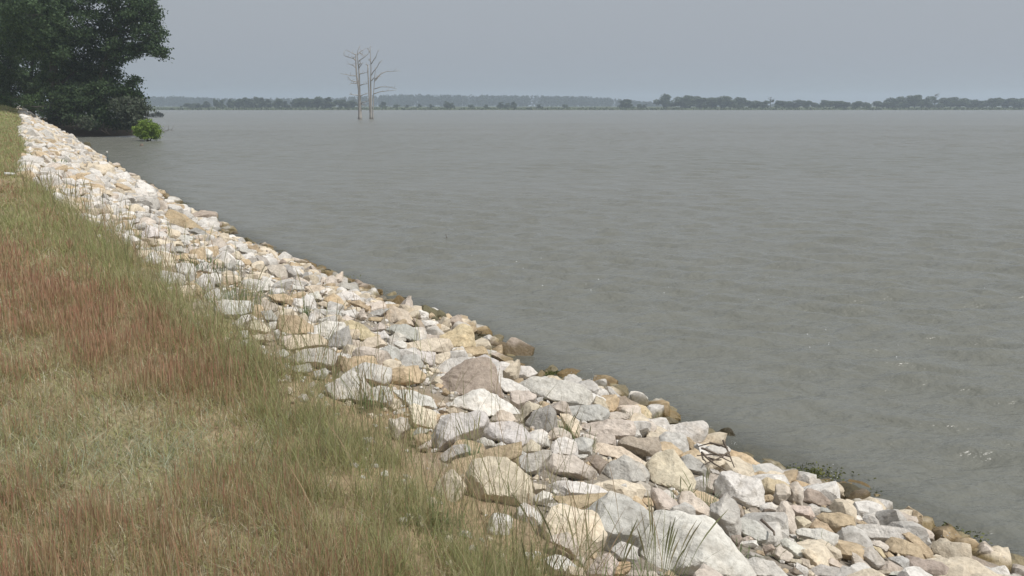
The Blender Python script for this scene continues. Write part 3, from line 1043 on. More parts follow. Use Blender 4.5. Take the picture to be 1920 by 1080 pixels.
g_h = np.random.default_rng(31)
codes = list('WWWWGGGCCCCPTT')
spec = []
def add_stone(s, t, size, sink, cd=None):
    x, y = xy(s, t)[0]
    z = float(gz(x, y)[0])
    if cd is None:
        cd = codes[int(g_h.integers(len(codes)))]
    if t < 0.30 and g_h.random() < 0.35: cd = 'TBDKGP'[int(g_h.integers(6))]
    if s < 45 and size > 0.07 and covered((x, y, z + size * 0.35), 0.96): return
    spec.append((x, y, z + size * sink, size, cd))
for _ in range(3000):
    u_ = g_h.random()
    add_stone(g_h.uniform(-9, 24), g_h.uniform(-0.45, 4.4 if u_ < 0.7 else 1.2), g_h.uniform(0.09, 0.28), 0.12)
for _ in range(130):
    add_stone(g_h.uniform(-9, 34), g_h.uniform(-1.0, -0.25), g_h.uniform(0.15, 0.34), 0.0, 'KMBDK'[int(g_h.integers(5))])
for _ in range(14):      # bigger stones that slid out into the water
    add_stone(g_h.uniform(-6, 40), g_h.uniform(-0.40, -0.05), g_h.uniform(0.24, 0.40), 0.12, 'KTBDMK'[int(g_h.integers(6))])
for _ in range(260):
    add_stone(g_h.uniform(-9, 34), g_h.normal(-0.05, 0.26), 0.08 + 0.30 * g_h.random() ** 2, 0.05, 'TPGDBCK'[int(g_h.integers(7))])
for _ in range(1900):
    add_stone(g_h.uniform(22, 60), g_h.uniform(-0.4, 4.65), 0.13 + 0.36 * g_h.random() ** 1.8, 0.15)
for _ in range(2600):
    add_stone(g_h.uniform(55, 158), g_h.uniform(-0.2, 4.65), 0.22 + 0.62 * g_h.random() ** 1.8, 0.12)
rock_heap('loose_stones', spec, 3)['label'] = 'loose stones filling the gaps of the bank'
spec = []
for _ in range(9000):
    s = g_h.uniform(-8, 17); t = abs(g_h.normal(2.9, 1.2))
    if t > 4.75: continue
    add_stone(s, t, g_h.uniform(0.012, 0.055) * (1.5 if g_h.random() < 0.15 else 1), 0.2)
rock_heap('gravel', spec, 1)['label'] = 'pale limestone chips between the boulders'
# ------------------------------------------------------------------ the wooded point and the far marsh
def mound():
    na, nr = 72, 16
    cx, cy, rx, ry = -58.5, 124.0, 11.5, 19.5
    V, q = [], []
    g1 = SinNoise(0.12, 10, 2, 8)
    for i in range(nr):
        f = i / (nr - 1)
        for j in range(na):
            a = j / na * 2 * math.pi
            k = (abs(math.cos(a)) ** 3.2 + abs(math.sin(a)) ** 3.2) ** (-1 / 3.2)
            x, y = cx + rx * k * f * math.cos(a), cy + ry * k * f * math.sin(a)
            x += (124.0 - y) * 0.36
            wob = float(g1(np.array([[x, y]]))[0])
            V.append((x + wob * 0.5 * f, y + wob * 0.4 * f, 1.5 * (1 - f ** 7) * (1 + 0.12 * wob) - 0.5 * f ** 8))
    for i in range(nr - 1):
        for j in range(na):
            k = (j + 1) % na
            q.append((i * na + j, (i + 1) * na + j, (i + 1) * na + k, i * na + k))
    V = np.array(V)
    col = np.tile(np.array([0.10, 0.078, 0.052]), (len(V), 1))
    return mesh_obj('wooded_point_ground', V, np.array(q), M_GROUND, col=col, smooth=True, kind='structure')
mound()

g_m = np.random.default_rng(3)
def marsh():
    xs = np.linspace(-1500, 1700, 220)
    ys = np.array([735, 745, 755, 770, 800, 900, 1300, 2000, 2900])
    XX, YY = np.meshgrid(xs, ys, indexing='ij')
    edge = SinNoise(0.004, 10, 2, 91)(np.column_stack([XX.ravel(), YY.ravel() * 0])) * 7
    Z = np.interp(YY.ravel() - edge, [735, 748, 775, 850, 2900], [-0.6, 0.1, 0.9, 1.5, 1.6])
    col = np.tile(np.array([0.10, 0.12, 0.065]), (len(Z), 1)) * (1 + 0.2 * SinNoise(0.01, 10, 2, 92)(np.column_stack([XX.ravel(), YY.ravel() * .3]))[:, None] * 0.6)
    mesh_obj('marsh', np.column_stack([XX.ravel(), YY.ravel(), Z]), grid_faces(220, len(ys)), M_GROUND, col=col, smooth=True, kind='structure')
marsh()

# ------------------------------------------------------------------ foliage
def leaves(P, size, g, cols, jitter=0.16, up=0.0, aspect=0.55):
    """kite-shaped leaves at the points P, size per leaf -> verts, quads, colours"""
    n = len(P)
    a = g.normal(size=(n, 3)); a[:, 2] -= up; a /= np.linalg.norm(a, axis=1)[:, None]
    b = g.normal(size=(n, 3)); b -= (a * b).sum(1)[:, None] * a; b /= np.linalg.norm(b, axis=1)[:, None]
    s = (np.asarray(size) * g.uniform(0.7, 1.3, n))[:, None]
    nrm = np.cross(a, b)
    V = np.stack([P - a * s * .5, P + b * s * .5 * aspect + nrm * s * .08, P + a * s * .5, P - b * s * .5 * aspect + nrm * s * .08], 1).reshape(-1, 3)
    q = np.arange(4 * n).reshape(n, 4)
    ci = g.integers(len(cols), size=n)
    c = np.array(cols)[ci] * (1 + g.normal(0, jitter, (n, 1)))
    return V, q, np.repeat(np.clip(c, 0.004, 1), 4, axis=0)

def clumps(blobs, per_m2, sub, g, shell=0.55, flat=0.85):
    """leaf points gathered in clumps over the surfaces of ellipsoid blobs: (centre, radius)"""
    out = []
    for c, r in blobs:
        m = max(5, int(4 * math.pi * r * r * sub))
        d = g.normal(size=(m, 3)); d /= np.linalg.norm(d, axis=1)[:, None]
        cc = np.asarray(c) + d * (r * g.uniform(shell, 1.0, m))[:, None] * (1, 1, flat)
        k = max(6, int(per_m2 / sub))
        sg = 0.33 / math.sqrt(sub)
        p = np.repeat(cc, k, axis=0) + g.normal(size=(m * k, 3)) * (sg, sg, sg * 0.55)
        # sprays droop outward
        p[:, 2] -= 0.12 * sg * np.abs(g.normal(size=m * k))
        out.append(p)
    return np.concatenate(out)

GREEN_DARK = [(0.055, 0.090, 0.040), (0.070, 0.112, 0.048), (0.042, 0.070, 0.032), (0.085, 0.128, 0.060)]
GREEN_GREY = [(0.085, 0.105, 0.070), (0.070, 0.090, 0.058), (0.11, 0.128, 0.092)]
GREEN_MID = [(0.065, 0.11, 0.040), (0.080, 0.13, 0.050)]

def big_tree(name, label, trunk_px, Y, blobs_px, group, leafcol=GREEN_DARK, per=40, size=0.31, seed=0, trunk_r=0.38, base_z=1.3, sub=0.8, limbs=True):
    """trunk_px: points up the trunk in the photo; blobs_px: (x, y, r, depth offset) of the crown masses"""
    g = np.random.default_rng(seed)
    base = at_depth(trunk_px[0][0], trunk_px[0][1], Y); base[2] = base_z
    t = empty(name, base, label, 'tree' if limbs else 'shrub', group)
    pts = [base] + [at_depth(x, y, Y) for x, y in trunk_px[1:]]
    tp = bend(pts, 9, 0.12, seed)
    parts = [tube(tp, np.linspace(trunk_r, trunk_r * 0.28, len(tp)) * (1 + 0.35 * np.exp(-np.linspace(0, 6, len(tp)))), 9)]
    B = []
    for x, y, r, dy in blobs_px:
        c = at_depth(x, y, Y + dy)
        B.append((c, r / F * Y))
    for c, r in B:
        i = int(g.integers(2, len(tp) - 1)) if limbs else 1
        j = int(np.argmin(np.linalg.norm(tp - c, axis=1) + (tp[:, 2] > c[2]) * 3))
        j = min(max(j, 1), len(tp) - 1)
        L = bend([tp[j], (tp[j] + c) / 2 + (0, 0, 0.4), c], 7, 0.15, int(g.integers(1e9)))
        parts.append(tube(L, np.linspace(trunk_r * 0.38, 0.03, 7), 6))
        for _ in range(7):
            d = g.normal(size=3); d /= np.linalg.norm(d)
            e = c + d * r * 0.9
            parts.append(tube(bend([L[int(g.integers(3, 7))], (c + e) / 2, e], 5, 0.1, int(g.integers(1e9))), np.linspace(0.05, 0.012, 5), 4))
    V, fs = join(parts)
    mesh_obj('trunk' if limbs else 'stems', V - base, fs, M_BARK, parent=t, smooth=True)
    P = clumps(B, per, sub, g)
    Vl, ql, cl = leaves(P, np.full(len(P), size), g, leafcol, up=0.3)
    mesh_obj('crown', Vl - base, ql, M_LEAF, parent=t, col=cl)
    return t

grp = 'shade trees at the end of the bank'
big_tree('shade_tree', 'biggest dark shade tree, thick pale trunk, at the end of the rock bank', [(103, 238), (106, 170), (100, 100), (110, 30), (115, -60)], 107.5,
         [(120, -40, 75, 0), (60, 25, 52, -7), (130, 35, 55, -2), (85, 85, 40, -5), (140, 95, 45, 1), (112, 178, 26, -3), (90, 150, 20, -3), (30, -20, 60, 3), (40, 75, 45, -4), (180, -60, 70, 2), (105, 135, 34, 3), (165, 130, 36, 3)], grp, seed=41, trunk_r=0.55)
big_tree('shade_tree', 'dark shade tree whose drooping crown reaches farthest out over the water', [(178, 240), (182, 180), (196, 120), (215, 60), (225, 0)], 108,
         [(235, -10, 50, 0), (262, 25, 30, -2), (283, 32, 20, -1), (225, 45, 42, 1), (278, 65, 27, -2), (294, 60, 18, 0), (291, 92, 18, -2), (264, 84, 22, 0), (230, 88, 28, -2), (305, 100, 10, -1), (195, 85, 40, 2), (215, 122, 18, 0), (200, 140, 30, 2), (265, -30, 26, 1), (276, 2, 18, -1)], grp, seed=42, trunk_r=0.35)
big_tree('shade_tree', 'leftmost dark shade tree with low bare limbs over the grass', [(-35, 215), (-30, 150), (-40, 60), (-35, -40)], 118,
         [(-40, -20, 80, 0), (-60, 70, 60, 0), (10, 60, 40, -2), (-5, 110, 36, -3), (20, 130, 26, 0), (-70, 140, 45, 0), (20, 5, 50, 2)], grp, seed=43, trunk_r=0.45, base_z=2.6)
big_tree('shade_tree', 'shadowy tree standing behind the biggest shade tree', [(60, 225), (58, 150), (70, 60)], 128,
         [(60, 120, 55, 0), (30, 165, 40, 0), (90, 170, 45, 0), (130, 165, 48, 0), (70, 60, 60, 0), (-10, 165, 45, 2), (165, 160, 45, 0)], grp, seed=44, base_z=2.0, per=38, size=0.33)
grp = 'shrubs hanging over the point'
S = dict(limbs=False, trunk_r=0.10)
big_tree('shrub', 'dark shrub mass hanging over the bare earth left of the water', [(140, 243), (140, 200)], 106,
         [(130, 190, 34, 0), (150, 222, 20, -1), (112, 215, 24, 1), (165, 190, 30, 0)], grp, seed=51, base_z=1.3, **S)
big_tree('shrub', 'dark rounded shrub in the middle of the wooded point', [(200, 243), (200, 200)], 106,
         [(195, 175, 34, 0), (210, 210, 30, 0), (185, 220, 24, -1), (222, 232, 16, -1)], grp, seed=52, base_z=1.3, **S)
big_tree('shrub', 'grey green leafy shrub at the outer tip of the point beside the bright bush', [(250, 243), (248, 200)], 105,
         [(248, 200, 26, 0), (258, 216, 18, -1), (240, 225, 20, 0), (264, 205, 13, 0), (232, 200, 22, -1)], grp, seed=53, base_z=1.0, leafcol=GREEN_GREY, size=0.30, **S)
big_tree('shrub', 'taller green shrub poking out above the grey green shrub', [(240, 235), (241, 165)], 107,
         [(241, 165, 20, 0), (252, 152, 10, 0), (228, 180, 22, 1), (244, 182, 16, 0), (258, 184, 10, 0)], grp, seed=54, base_z=1.2, leafcol=GREEN_MID, **S)
big_tree('shrub', 'small pale leaved shrub at the foot of the point', [(164, 248), (164, 236)], 104,
         [(164, 232, 10, -1), (160, 226, 6, -1)], grp, seed=55, base_z=0.8, leafcol=GREEN_GREY, size=0.26, **S)
big_tree('shrub', 'low weedy shrub at the left end of the rock bank', [(12, 200), (12, 190)], 116,
         [(0, 190, 16, 0), (22, 194, 12, 0), (-25, 188, 18, 0), (60, 190, 16, 6), (88, 205, 20, 8), (40, 188, 14, 4)], grp, seed=56, base_z=3.0, leafcol=GREEN_MID, **S)

def small_bush(name, label, px, py, Y, blobs, cols, size, per, seed, base_z=-0.1, stems=5):
    g = np.random.default_rng(seed)
    base = at_depth(px, py, Y); base[2] = base_z
    t = empty(name, base, label, 'bush')
    B = [(at_depth(x, y, Y + d), r / F * Y) for x, y, r, d in blobs]
    parts = []
    for i in range(stems):
        c, r = B[i % len(B)]
        e = c + g.normal(size=3) * r * 0.4
        parts.append(tube(bend([base + g.normal(size=3) * (0.08, 0.08, 0), (base + e) / 2, e], 6, 0.05, seed + i), np.linspace(0.06, 0.012, 6), 5))
    V, fs = join(parts)
    mesh_obj('stems', V - base, fs, M_BARK, parent=t, smooth=True)
    P = clumps(B, per, 5.0, g, 0.35)
    Vl, ql, cl = leaves(P, np.full(len(P), size), g, cols, up=-0.2)
    mesh_obj('crown', Vl - base, ql, M_LEAF, parent=t, col=cl)
small_bush('bush', 'bright green bush standing alone in the shallow water', 279, 263, 92.5,
           [(277, 238, 14, 0), (262, 243, 12, 0), (291, 244, 12, 0), (268, 230, 8, 0), (285, 231, 9, .3), (277, 251, 13, -.3), (268, 254, 9, 0), (288, 254, 9, 0), (258, 247, 8, 0), (298, 249, 7, 0), (273, 234, 12, .2), (287, 238, 12, -.2), (266, 248, 10, 0), (290, 250, 10, 0)],
           [(0.185, 0.27, 0.05), (0.22, 0.31, 0.06), (0.15, 0.225, 0.042)], 0.16, 130, 61)
small_bush('bush', 'grey twiggy bush half drowned far out beyond the bright green bush', 290, 219, 283,
           [(296, 214, 6, 0), (286, 216, 5, 0), (303, 216, 4, 0), (279, 217, 3, 0)], [(0.085, 0.095, 0.085), (0.10, 0.105, 0.09)], 0.4, 16, 62, stems=9)

# ------------------------------------------------------------------ two dead trees standing in the lake
def dead_tree(name, label, Y, trunks, branches, seed):
    """polylines in the 4.8x zoom whose corner is photo pixel (560, 60)"""
    g = np.random.default_rng(seed)
    def pt(x, y, d=0.0): return at_depth(560 + x / 4.8, 60 + y / 4.8, Y + d)
    base = pt(*trunks[0][0][0]); base[2] = 0.0
    t = empty(name, base, label, 'dead tree', 'dead trees standing in the lake')
    k = Y / F / 4.8
    for tr, w0, w1 in trunks:
        P = np.array([pt(x, y, i * 0.05) for i, (x, y) in enumerate(tr)])
        P[0, 2] = -0.6
        P = bend(P, 14, 0.05, int(g.integers(1e9)))
        f = np.linspace(0, 1, 14)
        V, q, tri = tube(P, (w0 * (1 - f) + w1 * f) * k * 0.5 * (1 + 0.4 * np.exp(-f * 14)), 9)
        mesh_obj('trunk', V - base, [q, tri], M_DEAD, parent=t, smooth=True)
    for br in branches:
        dy = g.uniform(-2.2, 2.2)
        P = np.array([pt(x, y, dy * i / max(len(br) - 1, 1)) for i, (x, y) in enumerate(br)])
        P = bend(P, 9, 0.07, int(g.integers(1e9)))
        parts = [tube(P, np.linspace(0.13, 0.035, 9), 6)]
        for _ in range(4):
            i = int(g.integers(3, 8))
            d = g.normal(size=3); d[2] = abs(d[2]) * 0.7; d /= np.linalg.norm(d)
            L = g.uniform(0.5, 1.4)
            parts.append(tube(bend([P[i], P[i] + d * L * .5, P[i] + d * L + (0, 0, .1)], 4, 0.04, int(g.integers(1e9))), np.linspace(0.045, 0.02, 4), 4))
        V, fs = join(parts)
        mesh_obj('branch', V - base, fs, M_DEAD, parent=t, smooth=True)
dead_tree('dead_tree', 'left one of two bare dead trees in the lake, with the thicker double trunk', 243,
  [([(549, 782), (547, 640), (543, 520), (524, 400), (516, 300), (513, 235), (519, 195)], 30, 7),
   ([(556, 782), (552, 600), (547, 430), (540, 330), (531, 230), (533, 170), (553, 120)], 24, 4)],
  [[(516, 250), (480, 235), (405, 210), (412, 172)], [(516, 207), (480, 190), (442, 168)], [(541, 265), (590, 230), (632, 195), (630, 165)],
   [(533, 200), (560, 175), (592, 160)], [(553, 188), (590, 222)], [(514, 322), (490, 300), (448, 285)], [(545, 322), (576, 275)],
   [(522, 397), (460, 390), (370, 372)], [(546, 380), (600, 368), (622, 366)], [(524, 450), (475, 440), (435, 400)], [(524, 463), (480, 460), (455, 472)],
   [(553, 480), (590, 468), (634, 464)], [(556, 577), (590, 562), (632, 551)], [(540, 570), (490, 566), (450, 562)], [(560, 640), (590, 630), (626, 625)],
   [(562, 640), (596, 668)], [(517, 258), (490, 240), (476, 212)], [(540, 300), (552, 290), (560, 280)]], 71)
dead_tree('dead_tree', 'right one of two bare dead trees in the lake, with long branches reaching right', 246,
  [([(650, 778), (650, 600), (649, 450), (651, 330), (647, 220), (643, 125)], 22, 3),
   ([(645, 660), (632, 540), (628, 430), (619, 298)], 14, 9),
   ([(667, 776), (671, 600), (680, 470), (688, 380), (692, 318)], 10, 4)],
  [[(655, 387), (705, 318), (752, 243)], [(653, 287), (690, 230), (718, 163)], [(686, 427), (735, 378), (790, 357), (855, 355), (916, 346)],
   [(688, 440), (742, 372)], [(683, 512), (740, 491), (800, 493), (882, 516)], [(676, 558), (730, 536), (800, 529), (876, 522)], [(650, 268), (628, 245)],
   [(621, 302), (604, 288)], [(645, 190), (632, 165), (618, 143)], [(652, 440), (690, 400)]], 72)

# ------------------------------------------------------------------ trees along the far shore
def tree_proto(kind, seed):
    """unit-height tree at the origin: kind 'round', 'tall' (narrow) or 'bare'"""
    g = np.random.default_rng(seed)
    cr = None
    if kind == 'round':
        parts = [tube(bend([(0, 0, 0), (0.02, 0, 0.3), (0, 0.02, 0.6)], 5, 0.01, seed), np.linspace(0.035, 0.012, 5), 6)]
        B = [(np.array([g.normal(0, 0.2), g.normal(0, 0.2), g.uniform(0.16, 0.84)]), g.uniform(0.12, 0.23)) for _ in range(13)]
        B.append((np.array([0, 0, 0.55]), 0.3))
    elif kind == 'tall':
        parts = [tube(bend([(0, 0, 0), (0.01, 0, 0.5), (0, 0, 0.95)], 5, 0.006, seed), np.linspace(0.025, 0.006, 5), 6)]
        B = [(np.array([g.normal(0, 0.06), g.normal(0, 0.06), z]), 0.19 * (1.12 - z) + 0.035) for z in np.linspace(0.16, 0.93, 9)]
    else:
        parts = [tube(bend([(0, 0, 0), (0.02, 0, 0.5), (0.0, 0, 0.97)], 6, 0.015, seed), np.linspace(0.030, 0.008, 6), 5)]
        for _ in range(16):
            z = g.uniform(0.45, 0.92); a = g.uniform(0, 6.28); L = g.uniform(0.12, 0.3)
            e = np.array([math.cos(a) * L, math.sin(a) * L, z + L * 0.55])
            parts.append(tube(bend([(0.01, 0, z), e * (.5, .5, 1) - (0, 0, L * .25), e], 4, 0.01, int(g.integers(1e9))), np.linspace(0.011, 0.005, 4), 4))
        B = [(np.array([g.normal(0, 0.09), g.normal(0, 0.09), g.uniform(0.5, 0.7)]), 0.06) for _ in range(3)]
    V, fs = join(parts)
    pts = []
    for c, r in B:
        m = int(60 + 900 * r)
        d = g.normal(size=(m, 3)); d /= np.linalg.norm(d, axis=1)[:, None]
        pts.append(c + d * (r * g.uniform(0.5, 1.05, m))[:, None])
    P = np.concatenate(pts)
    P = P[P[:, 2] > 0.03]
    Vl, ql, cl = leaves(P, np.full(len(P), 0.075), g, [(0.095, 0.125, 0.075), (0.115, 0.145, 0.085), (0.078, 0.104, 0.064)], aspect=0.8)
    t = bpy.data.objects.new('far_shore_tree', None); C.objects.link(t)
    mesh_obj('trunk', V, fs, M_BARK, parent=t, smooth=True)
    mesh_obj('crown', Vl, ql, M_LEAF, parent=t, col=cl)
    return t
PROTO = {'round': [tree_proto('round', 300 + i) for i in range(5)], 'tall': [tree_proto('tall', 320 + i) for i in range(4)], 'bare': [tree_proto('bare', 340 + i) for i in range(2)]}
first_use = set()
def plant(kind, i, px, top, wpx, Y, label, group):
    p = PROTO[kind][i % len(PROTO[kind])]
    base = at_depth(px, 202, Y); base[2] = 0.9
    hgt = at_depth(px, top, Y)[2] - 0.9
    wid = wpx / F * Y
    nat = {'round': 0.72, 'tall': 0.42, 'bare': 0.5}[kind] * hgt
    if p.name in first_use:
        o = p.copy(); C.objects.link(o)
        for ch in list(p.children):
            c = ch.copy(); C.objects.link(c); c.parent = o
    else:
        o = p; first_use.add(p.name)
    o.location = base
    o.scale = (wid / nat * hgt * 1.1, wid / nat * hgt * 1.1, hgt * (0.92 + 0.03 * (i * 7 % 5)))
    o.rotation_euler = (0, 0, (i * 2.39996) % 6.283)
    tag(o, label, 'tree', group)
RIGHT = '1245 175 24 r,1277 181 27 r,1294 180 28 r,1318 179 30 r,1338 180 26 r,1353 179 28 r,1367 185 22 r,1386 183 16 r,1406 186 18 r,1417 189 14 r,1431 188 18 r,1445 181 13 b,1461 189 18 r,1476 191 16 r,1491 186 24 r,1511 188 16 r,1527 190 16 r,1544 188 16 r,1566 187 28 r,1583 190 18 r,1605 189 22 r,1622 189 18 r,1644 190 22 r,1662 189 18 r,1675 182 24 r,1687 180 26 r,1701 183 20 r,1715 179 28 r,1728 183 18 r,1740 187 18 r,1752 173 16 b,1766 186 18 r,1782 183 28 r,1798 187 20 r,1819 184 26 r,1833 186 20 r,1850 186 20 r,1867 184 18 r,1889 181 28 r,1907 184 26 r,1926 183 26 r'
ORDN = ['first', 'second', 'third', 'fourth', 'fifth', 'sixth', 'seventh', 'eighth', 'ninth', 'tenth', 'eleventh', 'twelfth', 'thirteenth', 'fourteenth', 'fifteenth',
        'sixteenth', 'seventeenth', 'eighteenth', 'nineteenth', 'twentieth', 'twenty first', 'twenty second', 'twenty third', 'twenty fourth', 'twenty fifth', 'twenty sixth',
        'twenty seventh', 'twenty eighth', 'twenty ninth', 'thirtieth', 'thirty first', 'thirty second', 'thirty third', 'thirty fourth', 'thirty fifth', 'thirty sixth', 'thirty seventh',
        'thirty eighth', 'thirty ninth', 'fortieth', 'forty first', 'forty second']
g_t = np.random.default_rng(17)
for i, e in enumerate(RIGHT.split(',')):
    x, top, wd, k = e.split()
    x, top, wd = float(x), float(top), float(wd)
    kind = {'r': 'round', 'b': 'bare'}[k]
    hw = 'tall' if top < 182 else 'middling' if top < 187 else 'low'
    if i == 0: lb = 'lone round tree standing apart at the left end of the far right treeline'
    elif k == 'b' and x > 1600: lb = 'tallest thin bare topped tree rising above the far right treeline'
    elif k == 'b': lb = 'thin bare topped tree among low trees in the left half of the right treeline'
    else: lb = f'{hw} {"broad" if wd > 24 else "narrow"} hazy tree, {ORDN[i]} from the lone round tree along the right treeline'
    plant(kind, i, x, top, wd, 850 + g_t.uniform(-8, 60), lb, 'hazy trees of the far right treeline')
LEFT = '356 192 16,372 194 12,387 189 16,406 184 9,417 187 11,431 185 10,446 184 16,459 181 16,472 185 14,480 182 11,491 182 15,503 186 14,520 184 20,534 189 14,555 186 16,566 180 19,580 184 20,597 180 22,608 181 20,616 183 15,637 184 17,649 187 15,663 187 18,719 190 10,743 196 7,763 196 6,786 195 7,809 195 7,837 190 10,847 193 9,883 195 7,912 196 7,940 190 9,951 192 8,962 191 11,1010 195 7,1060 195 7,1170 185 15,1179 186 13,1200 195 8,1209 195 7'
for i, e in enumerate(LEFT.split(',')):
    x, top, wd = map(float, e.split())
    kind = 'tall' if (wd < 17 and i % 3) else 'round'
    hw = 'tall' if top < 184 else 'middling' if top < 189 else 'low'
    if x > 1150: side = 'at the forest tip'
    elif x > 680: side = 'right of the dead trees'
    else: side = 'left of the dead trees'
    n0 = {True: i}.get(x <= 680, i - 23)
    if x > 1150: n0 = i - 37
    lb = f'{hw} {"pointed" if kind == "tall" else "rounded"} far shore tree, {ORDN[n0]} from the left, {side}'
    plant(kind, i + 3, x, top, wd * (1.15 if kind == 'tall' else 1.0), 850 + g_t.uniform(-10, 70), lb, 'hazy trees of the far left treeline')

def forest():
    """the blue wood far behind, a single mass on the skyline"""
    g = np.random.default_rng(29)
    ox = [150, 270, 330, 400, 500, 600, 640, 700, 750, 850, 950, 1050, 1130, 1180, 1215, 1240, 1300, 1930, 2100]
    oy = [182, 182, 182, 185, 186, 186, 184, 180, 178, 179, 180, 181, 184, 188, 192, 195, 196, 196, 196]
    pts, sz = [], []
    for _ in range(620):
        x = g.uniform(150, 1245) if g.random() < 0.8 else g.uniform(1245, 2100)
        Y = g.uniform(1750, 2050)
        top = np.interp(x, ox, oy) + g.normal(0, 0.9)
        H = max(at_depth(x, top, Y)[2], 4)
        c = at_depth(x, 200, Y)
        r = g.uniform(5, 9)
        m = 90
        d = g.normal(size=(m, 3)); d /= np.linalg.norm(d, axis=1)[:, None]
        h = np.array([r, r, H * 0.5])
        p = np.array([c[0], c[1], H * 0.5 + 1]) + d * h * g.uniform(0.6, 1.0, (m, 1))
        pts.append(p[p[:, 2] > 0.5])
    P = np.concatenate(pts)
    V, q, c = leaves(P, np.full(len(P), 3.6), g, [(0.030, 0.045, 0.030), (0.036, 0.050, 0.034)], aspect=0.8)
    o = mesh_obj('distant_forest', V, q, M_LEAF, col=c, kind='stuff')
    o['label'] = 'blue hazy forest along the far horizon'
forest()
def reeds():
    g = np.random.default_rng(30)
    n = 9000
    x = g.uniform(-1000, 1250, n); y = 742 + np.abs(g.normal(0, 20, n))
    h = g.uniform(0.7, 1.7, n)
    P = np.column_stack([x, y, np.interp(y, [735, 748, 775, 800], [-0.6, 0.1, 1.0, 1.2]) + h * 0.3])
    V, q, c = leaves(P, h * 1.5, g, [(0.10, 0.13, 0.068), (0.12, 0.14, 0.08), (0.09, 0.12, 0.06)], aspect=0.9)
    mesh_obj('marsh_grass', V, q, M_LEAF, col=c, kind='stuff')['label'] = 'strip of green marsh grass along the far shore'
reeds()

# ------------------------------------------------------------------ grass on the crest
def blades(P, hgt, wid, lean, prof, c0, c1, g, K=3):
    """ribbons: P bases (n,3), hgt, wid (n), lean (n,2) tip offset, prof width profile (K+1), colours base and tip (n,3)"""
    n = len(P)
    a = g.uniform(0, math.pi, n)
    side = np.column_stack([np.cos(a), np.sin(a), np.zeros(n)])
    V = np.zeros((n, K + 1, 2, 3), np.float32); Cc = np.zeros((n, K + 1, 2, 3), np.float32)
    for k in range(K + 1):
        f = k / K
        ctr = P + np.column_stack([lean * (f ** 1.8), hgt * f * (1 - 0.12 * f)])
        hw = side * (wid * prof[k] * 0.5)[:, None]
        V[:, k, 0] = ctr - hw; V[:, k, 1] = ctr + hw
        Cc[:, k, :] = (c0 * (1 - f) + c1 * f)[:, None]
    base = np.arange(n)[:, None] * (2 * (K + 1)) + np.arange(K)[None] * 2
    q = np.stack([base, base + 1, base + 3, base + 2], 2).reshape(-1, 4)
    return V.reshape(-1, 3), q, Cc.reshape(-1, 3)

def sample(n, g, y0=2.7, y1=150, left=0.66, tmin=CREST - 0.55, tmax=40):
    """random spots on the crest inside and a little beyond the view, denser near the camera"""
    out = []
    got = 0
    while got < n:
        y = np.exp(g.uniform(math.log(y0), math.log(y1), n * 2))
        lo = -left * y - 2.3
        x = lo + (3.2 + 0.55 * y) * g.random(n * 2)
        s, t = st(x, y)
        m = (t > tmin) & (t < tmax)
        p = np.column_stack([x[m], y[m], t[m], s[m]])
        out.append(p); got += len(p)
    p = np.concatenate(out)[:n]
    return np.column_stack([p[:, 0], p[:, 1], gz(p[:, 0], p[:, 1])]), p[:, 2], p[:, 3]

NZ1 = SinNoise(0.35, 14, 2, 201); NZ2 = SinNoise(1.1, 14, 2, 202); NZ3 = SinNoise(2.6, 14, 2, 203)
def zones(P, t):
    """how red, how green, how bare the sward is at each spot (measured off the photograph, on the ground)"""
    px, py = project(P)
    n1, n2, n3 = NZ1(P[:, :2]), NZ2(P[:, :2]), NZ3(P[:, :2])
    green = np.exp(-((py - (418 + 0.30 * px)) / 42) ** 2) * sstep(330, 200, px) * 0.95
    green = np.maximum(green, 0.75 * sstep(350, 320, py))
    green = np.maximum(green, 0.85 * np.exp(-((t - CREST - 0.05) / 0.36) ** 2))
    red = np.exp(-((py - (570 + 0.26 * px)) / 115) ** 2) * 1.1
    red = np.maximum(red, 0.58 * sstep(840, 950, py))
    red = np.maximum(red, 0.55 * np.exp(-((py - 365) / 22) ** 2) * (px < 120))
    red = np.maximum(red, 0.40)
    pale = np.exp(-(((px - 250) / 330) ** 2 + ((py - 850) / 75) ** 2))
    red = np.clip(red * (1 - 0.45 * pale) + 0.10 * n2 + 0.09 * n3 + 0.05 * n1, 0.03, 1)
    green = np.clip(green + 0.12 * n2 + 0.08 * n3, 0, 1)
    bare = np.exp(-(((px - 15) / 75) ** 2 + ((py - 342) / 8) ** 2))
    return red, green, pale, bare, n1, n2, n3

def pick(g, n, pal):
    pal = np.array(pal)
    return pal[g.integers(len(pal), size=n)] * (1 + g.normal(0, 0.13, (n, 1)))

